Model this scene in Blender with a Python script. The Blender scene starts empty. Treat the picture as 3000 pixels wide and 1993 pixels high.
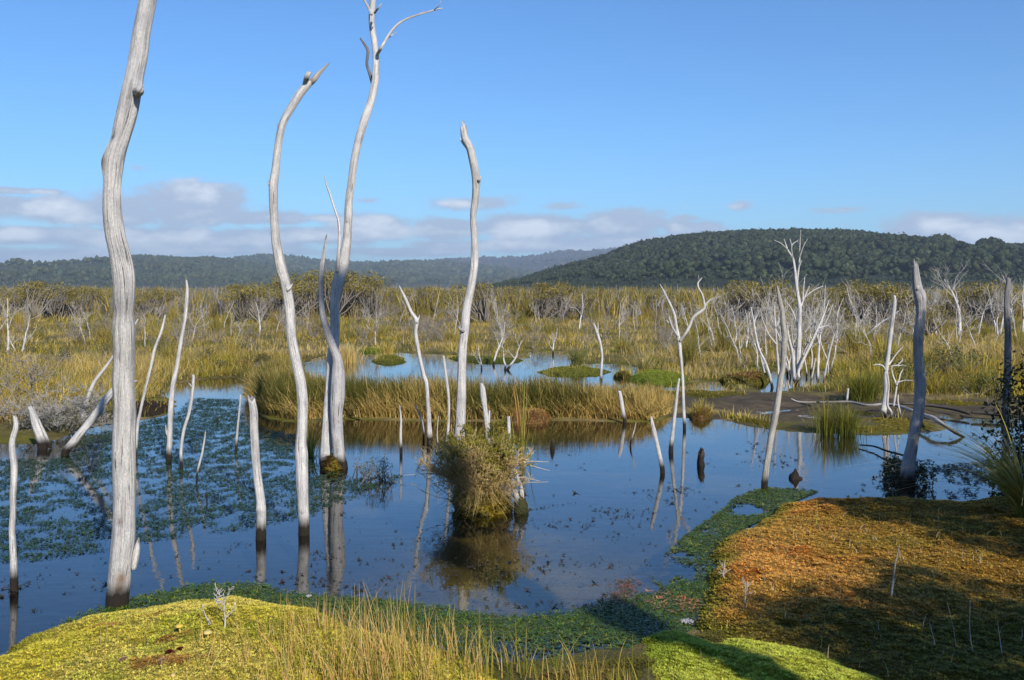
import bpy, math, random
import numpy as np
from mathutils import Vector

# ------------------------------------------------------------------ camera, sky, sun, exposure
SC = bpy.context.scene
COL = SC.collection
F, CX, HY, H = 3000.0, 1500.0, 840.0, 2.2          # focal length in photo pixels, centre column, horizon row, eye height
SUN_AZ, SUN_EL = math.radians(25), math.radians(31)  # sun stands behind the viewer, 25 degrees to the right

cd = bpy.data.cameras.new('camera'); cam = bpy.data.objects.new('camera', cd); COL.objects.link(cam)
cd.sensor_width = 36; cd.lens = 36 * F / 3000
cd.shift_y = -(996.5 - HY) / 3000
cd.clip_start = 0.1; cd.clip_end = 30000
cam.location = (0, 0, H); cam.rotation_euler = (math.radians(90), 0, 0)
SC.camera = cam

SC.view_settings.view_transform = 'Standard'; SC.view_settings.look = 'None'
SC.view_settings.gamma = 1; SC.view_settings.exposure = 0.32
SC.render.engine = 'CYCLES'
SC.cycles.use_denoising = True
SC.cycles.max_bounces = 8; SC.cycles.diffuse_bounces = 3; SC.cycles.glossy_bounces = 3
SC.cycles.transmission_bounces = 3; SC.cycles.volume_bounces = 1; SC.cycles.transparent_max_bounces = 8
SC.cycles.caustics_reflective = False; SC.cycles.caustics_refractive = False

W = bpy.data.worlds.new('World'); SC.world = W; W.use_nodes = True
wn, wl = W.node_tree.nodes, W.node_tree.links
for n in list(wn): wn.remove(n)
def wadd(t, **k):
    n = wn.new(t)
    for a, b in k.items(): setattr(n, a, b)
    return n
def wm(op, a, b=None, c=None):
    n = wadd('ShaderNodeMath', operation=op)
    for i, v in enumerate((a, b, c)):
        if v is None: continue
        if isinstance(v, (int, float)): n.inputs[i].default_value = v
        else: wl.new(v, n.inputs[i])
    return n.outputs[0]
sky = wadd('ShaderNodeTexSky', sky_type='NISHITA', sun_disc=False)
sky.sun_elevation = SUN_EL
sky.sun_rotation = math.pi - SUN_AZ
sky.altitude = 0; sky.air_density = 1.0; sky.dust_density = 0.0; sky.ozone_density = 3.0
bg = wadd('ShaderNodeBackground'); bg.inputs[1].default_value = 0.092
tint = wadd('ShaderNodeMix', data_type='RGBA', blend_type='MULTIPLY'); tint.inputs[0].default_value = 1
wl.new(sky.outputs[0], tint.inputs[6]); tint.inputs[7].default_value = (0.53, 0.88, 1.25, 1)      # deep, clear southern blue
wl.new(tint.outputs[2], bg.inputs[0])
# low banks of stratocumulus all round the horizon, given by direction only
tc = wadd('ShaderNodeTexCoord'); sx = wadd('ShaderNodeSeparateXYZ'); wl.new(tc.outputs['Generated'], sx.inputs[0])
az = wm('ARCTAN2', sx.outputs[0], sx.outputs[1]); el = wm('ARCSINE', sx.outputs[2])
cb = wadd('ShaderNodeCombineXYZ'); wl.new(az, cb.inputs[0]); wl.new(wm('MULTIPLY', el, 2.1), cb.inputs[1])
def wnoise(scale, detail, rough, off):
    mp = wadd('ShaderNodeMapping'); mp.inputs['Location'].default_value = off; wl.new(cb.outputs[0], mp.inputs[0])
    n = wadd('ShaderNodeTexNoise'); n.inputs['Scale'].default_value = scale; n.inputs['Detail'].default_value = detail
    n.inputs['Roughness'].default_value = rough; wl.new(mp.outputs[0], n.inputs[0]); return n.outputs[0]
n1 = wnoise(24, 8, 0.60, (3.1, 1.7, 0)); n2 = wnoise(5.0, 3, 0.5, (7.7, 2.2, 4)); n3 = wnoise(13, 6, 0.6, (1.2, 9.2, 2))
clouds = [(60, 560, 130, 9, .8), (180, 615, 260, 30, 1), (330, 620, 170, 36, 1), (560, 600, 140, 46, 1.15), (760, 640, 190, 17, .9), (940, 640, 90, 9, .8), (80, 690, 330, 20, 1),
          (480, 700, 420, 26, 1), (880, 690, 260, 22, .95), (1080, 672, 120, 34, 1), (100, 755, 420, 22, .95), (640, 735, 300, 14, .8), (1390, 598, 105, 20, .76), (1650, 606, 90, 12, .62), (1085, 588, 45, 8, .55),
          (1330, 672, 110, 26, 1), (1560, 668, 170, 32, 1.05), (1830, 662, 130, 34, 1), (2010, 668, 90, 20, .9), (2010, 640, 50, 10, .7), (1180, 738, 230, 12, .8), (1560, 720, 330, 18, .9), (1850, 705, 230, 18, .9),
          (2180, 606, 46, 14, .64), (2478, 616, 78, 10, .66), (2500, 662, 40, 8, .45), (2770, 668, 150, 34, 1.1), (2900, 700, 200, 34, 1.1), (2990, 668, 60, 18, .9), (410, 495, 36, 9, .45), (3300, 690, 260, 40, 1), (3700, 700, 240, 30, 1), (-300, 660, 260, 44, 1), (-700, 700, 300, 40, 1)]
tot = None
for (px, py, sxx, syy, amp) in clouds:
    a0 = math.atan((px - CX) / F); e0 = math.atan((HY - py) / F * math.cos(a0))
    ca = math.cos(a0)
    da = wm('MULTIPLY', wm('SUBTRACT', az, a0), F / (sxx * 1.3) / ca / ca); de = wm('MULTIPLY', wm('SUBTRACT', el, e0), F / (syy * 1.5) / ca)
    g = wm('MULTIPLY', wm('EXPONENT', wm('MULTIPLY', wm('ADD', wm('MULTIPLY', da, da), wm('MULTIPLY', de, de)), -1)), amp)
    tot = g if tot is None else wm('MAXIMUM', tot, g)
# beyond the frame the bank goes on, broken up by the same kind of noise
aside = wm('GREATER_THAN', wm('ABSOLUTE', az), 0.75)
band = wm('EXPONENT', wm('MULTIPLY', wm('POWER', wm('MULTIPLY', wm('ADD', el, -0.05), 16.0), 2), -1))
tot = wm('MAXIMUM', tot, wm('MULTIPLY', wm('MULTIPLY', aside, band), wm('MULTIPLY', n2, 1.7)))
dens = wm('ADD', tot, wm('MULTIPLY', wm('ADD', n1, -0.5), 1.25))
mr = wadd('ShaderNodeMapRange', interpolation_type='SMOOTHSTEP'); wl.new(dens, mr.inputs[0])
mr.inputs[1].default_value = 0.22; mr.inputs[2].default_value = 0.66; mr.inputs[3].default_value = 0; mr.inputs[4].default_value = 0.95
above = wm('GREATER_THAN', el, 0.0)
fac = wm('MULTIPLY', mr.outputs[0], above)
cr = wadd('ShaderNodeValToRGB'); cr.color_ramp.elements[0].position = 0.36; cr.color_ramp.elements[1].position = 0.66
cr.color_ramp.elements[0].color = (0.40, 0.48, 0.62, 1); cr.color_ramp.elements[1].color = (0.80, 0.84, 0.90, 1)
n1up = wnoise(24, 8, 0.60, (3.1, 1.7 + 0.030, 0)); n2a = wnoise(9, 4, 0.55, (3.1, 1.7, 0)); n2up = wnoise(9, 4, 0.55, (3.1, 1.7 + 0.05, 0))
relief = wm('ADD', wm('MULTIPLY', wm('SUBTRACT', n1, n1up), 0.5), wm('MULTIPLY', wm('SUBTRACT', n2a, n2up), 0.7))      # puffs lit from above
wl.new(wm('ADD', wm('ADD', n3, relief), wm('MULTIPLY', wm('ADD', tot, -0.95), 0.45)), cr.inputs[0])
bg2 = wadd('ShaderNodeBackground'); bg2.inputs[1].default_value = 1.0; wl.new(cr.outputs[0], bg2.inputs[0])
mxs = wadd('ShaderNodeMixShader'); wl.new(fac, mxs.inputs[0]); wl.new(bg.outputs[0], mxs.inputs[1]); wl.new(bg2.outputs[0], mxs.inputs[2])
wo = wadd('ShaderNodeOutputWorld'); wl.new(mxs.outputs[0], wo.inputs[0])

sd_ = bpy.data.lights.new('sun', 'SUN'); sd_.energy = 5.0; sd_.angle = math.radians(0.53); sd_.color = (1.0, 0.95, 0.87)
sun = bpy.data.objects.new('sun', sd_); COL.objects.link(sun)
TOSUN = Vector((math.sin(SUN_AZ) * math.cos(SUN_EL), -math.cos(SUN_AZ) * math.cos(SUN_EL), math.sin(SUN_EL)))
sun.rotation_euler = TOSUN.to_track_quat('Z', 'Y').to_euler()

# ------------------------------------------------------------------ helpers
random.seed(7)
R = np.random.default_rng(11)
def gp(px, py, z=0.0):
    d = (H - z) * F / (py - HY)
    return ((px - CX) / F * d, d)
def dep(py, z=0.0): return (H - z) * F / (py - HY)
def P3(px, py, d): return np.array([(px - CX) / F * d, d, H - (py - HY) / F * d])
def poly(pts, z=0.0): return np.array([gp(a, b, z) for a, b in pts])

def _hash(ix, iy, seed):
    h = (ix.astype(np.int64) * 374761393 + iy.astype(np.int64) * 668265263 + seed * 1442695041) & 0xffffffff
    h = ((h ^ (h >> 13)) * 1274126177) & 0xffffffff
    return ((h ^ (h >> 16)) & 0xffff) / 65535.0
def vn(x, y, seed=0):
    x = np.asarray(x, float); y = np.asarray(y, float)
    ix, iy = np.floor(x), np.floor(y); fx, fy = x - ix, y - iy
    fx = fx * fx * (3 - 2 * fx); fy = fy * fy * (3 - 2 * fy)
    a = _hash(ix, iy, seed); b = _hash(ix + 1, iy, seed); c = _hash(ix, iy + 1, seed); d = _hash(ix + 1, iy + 1, seed)
    return (a * (1 - fx) + b * fx) * (1 - fy) + (c * (1 - fx) + d * fx) * fy
def fbm(x, y, seed=0, o=4):
    s, a, t = 0, 0.5, 0
    for i in range(o):
        s = s + a * vn(np.asarray(x) * 2 ** i, np.asarray(y) * 2 ** i, seed + i * 17); t += a; a *= .5
    return s / t
def sstep(a, b, x):
    t = np.clip((x - a) / (b - a), 0, 1); return t * t * (3 - 2 * t)
def inside(pg, x, y):
    r = np.zeros(np.shape(x), bool); n = len(pg)
    for i in range(n):
        x1, y1 = pg[i]; x2, y2 = pg[(i + 1) % n]
        c = (y1 > y) != (y2 > y)
        with np.errstate(divide='ignore', invalid='ignore'):
            xi = (x2 - x1) * (y - y1) / (y2 - y1 + 1e-12) + x1
        r ^= c & (x < xi)
    return r
def sdist(pg, x, y):                                  # positive inside
    d = np.full(np.shape(x), 1e9); n = len(pg)
    for i in range(n):
        a = pg[i]; b = pg[(i + 1) % n]; e = b - a; L = (e @ e) + 1e-12
        t = np.clip(((x - a[0]) * e[0] + (y - a[1]) * e[1]) / L, 0, 1)
        d = np.minimum(d, np.hypot(x - a[0] - t * e[0], y - a[1] - t * e[1]))
    return np.where(inside(pg, x, y), d, -d)

def tagobj(o, label=None, cat=None, group=None, kind=None):
    if label: o['label'] = label
    if cat: o['category'] = cat
    if group: o['group'] = group
    if kind: o['kind'] = kind
    return o
def mesh(name, v, faces, mats, col=None, uv=None, smooth=True):
    """v (n,3); faces: list of int arrays (m,k)."""
    me = bpy.data.meshes.new(name)
    v = np.ascontiguousarray(v, dtype=np.float32)
    faces = [np.asarray(f, np.int32) for f in faces if len(f)]
    me.vertices.add(len(v)); me.vertices.foreach_set('co', v.ravel())
    nl = sum(f.size for f in faces); npoly = sum(len(f) for f in faces)
    me.loops.add(nl); me.polygons.add(npoly)
    me.loops.foreach_set('vertex_index', np.concatenate([f.ravel() for f in faces]))
    tot = np.concatenate([np.full(len(f), f.shape[1], np.int32) for f in faces])
    st = np.zeros(npoly, np.int32); st[1:] = np.cumsum(tot)[:-1]
    me.polygons.foreach_set('loop_start', st)
    me.update(calc_edges=True)
    if smooth: me.polygons.foreach_set('use_smooth', np.ones(npoly, bool))
    if col is not None:
        a = me.color_attributes.new('col', 'FLOAT_COLOR', 'POINT')
        c = np.ones((len(v), 4), np.float32); c[:, :3] = col; a.data.foreach_set('color', c.ravel())
    if uv is not None:
        l = me.uv_layers.new(name='grain'); idx = np.concatenate([f.ravel() for f in faces])
        l.data.foreach_set('uv', np.ascontiguousarray(uv[idx], dtype=np.float32).ravel())
    for m in (mats if isinstance(mats, (list, tuple)) else [mats]): me.materials.append(m)
    return me
def link(name, me, parent=None, loc=None):
    o = bpy.data.objects.new(name, me); COL.objects.link(o)
    if parent is not None: o.parent = parent
    if loc is not None: o.location = loc
    return o
def thing(name, label, cat, loc=(0, 0, 0), group=None):
    o = link(name, None, None, loc); tagobj(o, label, cat, group); return o
def dup(root, loc, rotz=0., scale=1., label=None, group=None):
    r = root.copy(); COL.objects.link(r); r.location = loc; r.rotation_euler = (0, 0, rotz)
    r.scale = (scale, scale, scale) if np.isscalar(scale) else scale
    if label: r['label'] = label
    if group: r['group'] = group
    for ch in root.children:
        c = ch.copy(); COL.objects.link(c); c.parent = r
    return r
class Geo:
    def __init__(s): s.v, s.f, s.c, s.uv, s.n = [], {}, [], [], 0
    def add(s, v, faces, col=None, uv=None):
        v = np.asarray(v, np.float32)
        s.v.append(v)
        for f in faces:
            f = np.asarray(f, np.int64)
            if len(f): s.f.setdefault(f.shape[1], []).append(f + s.n)
        c = np.ones((len(v), 3), np.float32)
        if col is not None: c[:] = col
        s.c.append(c)
        s.uv.append(np.zeros((len(v), 2), np.float32) if uv is None else np.asarray(uv, np.float32))
        s.n += len(v)
    def mesh(s, name, mat, smooth=True):
        return mesh(name, np.concatenate(s.v), [np.concatenate(f) for f in s.f.values()], mat, np.concatenate(s.c), np.concatenate(s.uv), smooth)

# ------------------------------------------------------------------ materials
def newmat(name):
    m = bpy.data.materials.new(name); m.use_nodes = True
    nt = m.node_tree
    for n in list(nt.nodes): nt.nodes.remove(n)
    return m, nt
def nd(nt, t, ins=None, **k):
    n = nt.nodes.new(t)
    for a, b in k.items(): setattr(n, a, b)
    for a, b in (ins or {}).items():
        if hasattr(b, 'links') or isinstance(b, bpy.types.NodeSocket): nt.links.new(b, n.inputs[a])
        else: n.inputs[a].default_value = b
    return n
def ramp(nt, fac, stops):
    n = nd(nt, 'ShaderNodeValToRGB', {0: fac}); e = n.color_ramp.elements
    while len(e) < len(stops): e.new(0.5)
    for i, (p, c) in enumerate(stops):
        e[i].position = p; e[i].color = (c, c, c, 1) if np.isscalar(c) else (*c, 1)
    return n.outputs[0]
def mixc(nt, a, b, fac, blend='MIX'):
    n = nd(nt, 'ShaderNodeMix', data_type='RGBA', blend_type=blend)
    for i, v in ((0, fac), (6, a), (7, b)):
        if isinstance(v, bpy.types.NodeSocket): nt.links.new(v, n.inputs[i])
        else: n.inputs[i].default_value = v if (i == 0) else (*v, 1)
    return n.outputs[2]
def math_(nt, op, a, b=0.0):
    n = nd(nt, 'ShaderNodeMath', {0: a, 1: b}, operation=op); return n.outputs[0]

def plant_mat(name, trans=0.35, rough=0.6, nscale=0, namt=0.0, spec=0.3):
    m, nt = newmat(name)
    c = nd(nt, 'ShaderNodeAttribute', attribute_name='col').outputs['Color']
    if nscale:
        tx = nd(nt, 'ShaderNodeTexNoise', {'Vector': nd(nt, 'ShaderNodeNewGeometry').outputs['Position'], 'Scale': nscale, 'Detail': 3.0})
        v = ramp(nt, tx.outputs[0], [(0.25, 1 - namt), (0.75, 1 + namt)]); c = mixc(nt, c, v, 1.0, 'MULTIPLY')
    p = nd(nt, 'ShaderNodeBsdfPrincipled', {'Base Color': c, 'Roughness': rough, 'Specular IOR Level': spec})
    out = nd(nt, 'ShaderNodeOutputMaterial')
    if trans:
        t = nd(nt, 'ShaderNodeBsdfTranslucent', {'Color': c})
        mx = nd(nt, 'ShaderNodeMixShader', {0: trans, 1: p.outputs[0], 2: t.outputs[0]}); nt.links.new(mx.outputs[0], out.inputs[0])
    else: nt.links.new(p.outputs[0], out.inputs[0])
    return m
M_BLADE = plant_mat('rush_blade', 0.35, 0.55)
M_LEAF = plant_mat('leaf', 0.25, 0.5)
M_TWIG = plant_mat('dead_twig', 0.0, 0.85, 30, 0.2)
M_WEED = plant_mat('pond_weed', 0.2, 0.25, 0, 0, 0.5)
M_CAP = plant_mat('mushroom_skin', 0.15, 0.5)
M_FOREST = plant_mat('forest_canopy', 0.0, 0.9, 0.55, 0.5, 0.1)

def soil_mat(name, nscale=9.0, namt=0.4, bscale=60., bstr=0.5, rough=0.9, fine=170.0, famt=0.45):
    m, nt = newmat(name)
    c = nd(nt, 'ShaderNodeAttribute', attribute_name='col').outputs['Color']
    pos = nd(nt, 'ShaderNodeNewGeometry').outputs['Position']
    t1 = nd(nt, 'ShaderNodeTexNoise', {'Vector': pos, 'Scale': nscale, 'Detail': 5.0, 'Roughness': 0.65})
    t2 = nd(nt, 'ShaderNodeTexNoise', {'Vector': pos, 'Scale': fine, 'Detail': 2.0})
    t3 = nd(nt, 'ShaderNodeTexVoronoi', {'Vector': pos, 'Scale': bscale})
    c = mixc(nt, c, ramp(nt, t1.outputs[0], [(0.28, 1 - namt), (0.72, 1 + namt)]), 1.0, 'MULTIPLY')
    c = mixc(nt, c, ramp(nt, t2.outputs[0], [(0.3, 1 - famt), (0.7, 1 + famt)]), 1.0, 'MULTIPLY')
    b = nd(nt, 'ShaderNodeBump', {'Strength': bstr, 'Distance': 0.02, 'Height': math_(nt, 'ADD', t2.outputs[0], t3.outputs[0])})
    p = nd(nt, 'ShaderNodeBsdfPrincipled', {'Base Color': c, 'Roughness': rough, 'Specular IOR Level': 0.2, 'Normal': b.outputs[0]})
    nt.links.new(p.outputs[0], nd(nt, 'ShaderNodeOutputMaterial').inputs[0]); return m
M_MOSS = soil_mat('sphagnum', 7, 0.3, 75, 0.8)
M_GROUND = soil_mat('bog_soil', 2.5, 0.45, 40, 0.6)
M_HILL = soil_mat('hill_ground', 0.02, 0.3, 0.5, 0.4, 0.95, 0.2, 0.4)

def wood_mat(name, pale, dark, crack):
    m, nt = newmat(name)
    uv = nd(nt, 'ShaderNodeUVMap', uv_map='grain').outputs[0]
    att = nd(nt, 'ShaderNodeAttribute', attribute_name='col').outputs['Color']
    rnd = nd(nt, 'ShaderNodeObjectInfo').outputs['Random']
    off = nd(nt, 'ShaderNodeCombineXYZ', {0: math_(nt, 'MULTIPLY', rnd, 37.0), 1: math_(nt, 'MULTIPLY', rnd, 91.0)}).outputs[0]
    v = nd(nt, 'ShaderNodeVectorMath', {0: uv, 1: off}, operation='ADD').outputs[0]
    def nz(sx, sy, det, rough=0.6, dist=0.0):
        mp = nd(nt, 'ShaderNodeMapping', {0: v}); mp.inputs['Scale'].default_value = (sx, sy, 1)
        return nd(nt, 'ShaderNodeTexNoise', {'Vector': mp.outputs[0], 'Scale': 1.0, 'Detail': det, 'Roughness': rough, 'Distortion': dist}).outputs[0]
    g1 = nz(110, 3.2, 4, 0.65, 0.6); g2 = nz(38, 1.6, 4, 0.6, 0.8); g3 = nz(9, 5, 4, 0.6); g4 = nz(160, 45, 4, 0.7)
    base = mixc(nt, dark, pale, ramp(nt, g2, [(0.28, 0), (0.50, 1)]))
    base = mixc(nt, base, ramp(nt, g3, [(0.3, (0.72, 0.72, 0.74)), (0.62, (1.06, 1.04, 1.0))]), 1.0, 'MULTIPLY')
    base = mixc(nt, base, crack, ramp(nt, g1, [(0.34, 0.95), (0.42, 0.0)]))
    base = mixc(nt, base, ramp(nt, g4, [(0.3, 0.68), (0.68, 1.14)]), 1.0, 'MULTIPLY')
    base = mixc(nt, base, att, 1.0, 'MULTIPLY')
    # soaked, blackened foot just above the water
    z = nd(nt, 'ShaderNodeSeparateXYZ', {0: nd(nt, 'ShaderNodeNewGeometry').outputs['Position']}).outputs[2]
    wet = ramp(nt, math_(nt, 'ADD', z, math_(nt, 'MULTIPLY', math_(nt, 'ADD', g2, math_(nt, 'MULTIPLY', g3, .7)), -0.095)), [(0.0, 1.0), (0.03, .75), (0.10, 0.0)])
    base = mixc(nt, base, (0.022, 0.016, 0.011), wet)
    hgt = math_(nt, 'ADD', math_(nt, 'MULTIPLY', g1, 1.0), math_(nt, 'MULTIPLY', g2, 1.2))
    b = nd(nt, 'ShaderNodeBump', {'Strength': 1.0, 'Distance': 0.014, 'Height': math_(nt, 'ADD', hgt, math_(nt, 'MULTIPLY', g4, 0.5))})
    p = nd(nt, 'ShaderNodeBsdfPrincipled', {'Base Color': base, 'Roughness': 0.82, 'Specular IOR Level': 0.25, 'Normal': b.outputs[0]})
    nt.links.new(p.outputs[0], nd(nt, 'ShaderNodeOutputMaterial').inputs[0]); return m
M_WOOD = wood_mat('weathered_wood', (0.68, 0.655, 0.63), (0.42, 0.40, 0.38), (0.085, 0.075, 0.068))

# ------------------------------------------------------------------ ponds, ground
POND = poly([(-900, 1960), (-300, 1960), (0, 1925), (150, 1860), (350, 1825), (650, 1800), (760, 1805), (900, 1850), (1100, 1905), (1300, 1935), (1480, 1945), (1700, 1930),
             (1850, 1900), (1980, 1870), (2080, 1800), (2110, 1720), (2120, 1660), (2170, 1600), (2270, 1540), (2400, 1500), (2600, 1492), (2850, 1490), (3050, 1470), (3500, 1400), (4200, 1300), (3900, 1215), (3300, 1218), (3000, 1226), (2900, 1228),
             (2830, 1222), (2760, 1232), (2770, 1258), (2720, 1266), (2640, 1272), (2520, 1275), (2400, 1268), (2300, 1262), (2200, 1250), (2110, 1228), (2040, 1226),
             (1960, 1222), (1900, 1240), (1800, 1238), (1650, 1233), (1480, 1236), (1300, 1238), (1150, 1234), (1000, 1230), (880, 1240), (780, 1226), (735, 1190), (728, 1150), (735, 1118), (690, 1108),
             (600, 1112), (520, 1122), (470, 1138), (470, 1160), (505, 1178), (520, 1200), (480, 1218), (400, 1232), (310, 1238), (270, 1252), (215, 1262), (190, 1280), (100, 1300), (-60, 1300), (-300, 1290), (-900, 1300)])
BACK = poly([(870, 1074), (925, 1048), (985, 1036), (1090, 1030), (1190, 1036), (1330, 1040), (1440, 1052), (1540, 1050), (1552, 1032), (1630, 1028), (1668, 1036), (1680, 1052), (1700, 1068), (1800, 1066), (1872, 1078),
             (1960, 1096), (2000, 1124), (2120, 1118), (2150, 1126), (2155, 1142), (2060, 1150), (1960, 1152), (1900, 1160), (1850, 1176), (1760, 1190), (1600, 1192), (1400, 1190), (1200, 1188), (1050, 1184), (960, 1170), (900, 1130), (860, 1100)])
RPOOL = poly([(2190, 1132), (2240, 1100), (2290, 1082), (2390, 1080), (2432, 1090), (2420, 1112), (2425, 1128), (2340, 1134), (2290, 1146), (2225, 1152)])
PONDS = [POND, BACK, RPOOL]
def land(x, y):                                       # signed distance to the nearest shore, positive on land
    wx = x + (fbm(x * 1.3, y * 1.3, 5) - .5) * .35; wy = y + (fbm(x * 1.3, y * 1.3, 9) - .5) * .35
    s = np.full(np.shape(x), -1e9)
    for p in PONDS: s = np.maximum(s, sdist(p, wx, wy))
    return -s
MUD = poly([(1960, 1160), (2150, 1150), (2300, 1155), (2480, 1165), (2640, 1170), (2900, 1190), (2960, 1215), (2850, 1230), (2760, 1250), (2500, 1245), (2300, 1240), (2050, 1215)])
def height(x, y, s=None):
    if s is None: s = land(x, y)
    z = np.where(s > 0, 0.012 + 0.07 * sstep(0, 1.2, s) + 0.07 * sstep(0.5, 6, s) * fbm(x * .8, y * .8, 21), -0.28 * sstep(0, .7, -s))
    z = z + np.where(s > 0, (fbm(x * 5, y * 5, 33, 3) - .5) * .04 * sstep(0, .3, s), 0)
    if np.ndim(x) == 2:
        mk = np.zeros(x.shape); nr = (np.abs(x) < 14) & (y > 10) & (y < 30); mk[nr] = sstep(-.3, .5, sdist(MUD, x[nr], y[nr]))
        z = np.where(s > 0, z * (1 - mk) + mk * (.016 + (fbm(x * 1.8, y * 1.8, 35) - .42) * .16), z)
    return z
def axis(lo, hi, step, far_lo, far_hi, g):
    a = list(np.arange(lo, hi, step)); st = step
    while a[-1] < far_hi: st *= g; a.append(a[-1] + st)
    st = step; b = [lo]
    while b[-1] > far_lo: st *= g; b.append(b[-1] - st)
    return np.array(b[1:][::-1] + a)
xs = axis(-7, 7, .11, -9000, 9000, 1.09); ys = axis(3.5, 24, .11, -9000, 12000, 1.09)
X, Y = np.meshgrid(xs, ys); S = np.full(X.shape, 60.0)
near = (np.abs(X) < 45) & (Y > 1) & (Y < 60)
S[near] = land(X[near], Y[near])
Z = height(X, Y, S)
mud = np.full(X.shape, -9.0); mud[near] = sdist(MUD, X[near], Y[near])
nz = fbm(X * .5, Y * .5, 41); nz2 = fbm(X * 2.2, Y * 2.2, 43)
colg = np.empty(X.shape + (3,))
c_olive, c_straw, c_moss, c_mud = np.array([.10, .085, .022]), np.array([.21, .155, .06]), np.array([.115, .105, .012]), np.array([.07, .050, .040])
k = sstep(.35, .65, nz)[..., None]; colg[:] = c_olive * (1 - k) + c_straw * k
k = (sstep(.42, .6, nz2) * sstep(3, 0, S))[..., None]; colg = colg * (1 - k) + c_moss * k
k = (sstep(-.5, .5, mud + (nz2 - .5) * 4.5) * (0.6 + .4 * fbm(X * 6, Y * 6, 47)))[..., None]; colg = colg * (1 - k) + c_mud * k
bed = np.array([.020, .017, .010]) + (np.array([.30, .22, .055]) - np.array([.020, .017, .010])) * (sstep(.5, .7, fbm(X * .9, Y * .7, 45)) * .28 + np.exp(-((X - .1) / 1.15) ** 2 - ((Y - 8.3) / 1.4) ** 2) * .85 + .5 * sstep(-.8, -.1, S) * sstep(9, 7, Y)).clip(0, 1)[..., None]
k = sstep(0.02, -.1, S)[..., None]; colg = colg * (1 - k) + bed * k
nx, ny = len(xs), len(ys); I = np.arange(nx * ny).reshape(ny, nx)
q = np.stack([I[:-1, :-1], I[:-1, 1:], I[1:, 1:], I[1:, :-1]], -1).reshape(-1, 4)
g = link('ground', mesh('ground', np.stack([X, Y, Z], -1).reshape(-1, 3), [q], M_GROUND, colg.reshape(-1, 3)))
tagobj(g, 'flat boggy ground of peat, mud and moss', 'ground', kind='structure')

# still, peat-dark water
mw, nt = newmat('pond_water')
pos = nd(nt, 'ShaderNodeNewGeometry').outputs['Position']
t1 = nd(nt, 'ShaderNodeTexNoise', {'Vector': pos, 'Scale': 1.1, 'Detail': 5.0, 'Roughness': 0.6}).outputs[0]
t2 = nd(nt, 'ShaderNodeTexNoise', {'Vector': pos, 'Scale': 5.0, 'Detail': 3.0}).outputs[0]
mp = nd(nt, 'ShaderNodeMapping', {0: pos}); mp.inputs['Scale'].default_value = (2.0, 9.0, 1)
t3 = nd(nt, 'ShaderNodeTexNoise', {'Vector': mp.outputs[0], 'Scale': 1.4, 'Detail': 3.0}).outputs[0]
b = nd(nt, 'ShaderNodeBump', {'Strength': 0.075, 'Distance': 0.02, 'Height': math_(nt, 'ADD', math_(nt, 'MULTIPLY', t3, ramp(nt, t1, [(0.38, 0.15), (0.62, 1.0)])), math_(nt, 'MULTIPLY', t2, 0.5))})
tr = nd(nt, 'ShaderNodeBsdfTransparent', {'Color': (0.66, 0.66, 0.58, 1)})                      # tea-coloured water over a peat bed
gl = nd(nt, 'ShaderNodeBsdfGlossy', {'Color': (1, 1, 1, 1), 'Roughness': ramp(nt, t1, [(0.4, 0.015), (0.7, 0.06)]), 'Normal': b.outputs[0]})
cosv = math_(nt, 'ABSOLUTE', nd(nt, 'ShaderNodeVectorMath', {0: b.outputs[0], 1: nd(nt, 'ShaderNodeNewGeometry').outputs['Incoming']}, operation='DOT_PRODUCT').outputs['Value'])
fr = math_(nt, 'ADD', math_(nt, 'MULTIPLY', math_(nt, 'POWER', math_(nt, 'SUBTRACT', 1.0, cosv), 4.6), 0.975), 0.025)
mx = nd(nt, 'ShaderNodeMixShader', {0: fr, 1: tr.outputs[0], 2: gl.outputs[0]})
nt.links.new(mx.outputs[0], nd(nt, 'ShaderNodeOutputMaterial').inputs[0])
o = link('pond_water', mesh('pond_water', [(-40, 1.5, 0), (40, 1.5, 0), (40, 45, 0), (-40, 45, 0)], [np.array([[0, 1, 2, 3]])], mw))
tagobj(o, 'still dark blue bog pool reflecting the sky', 'water', kind='structure')

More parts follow.
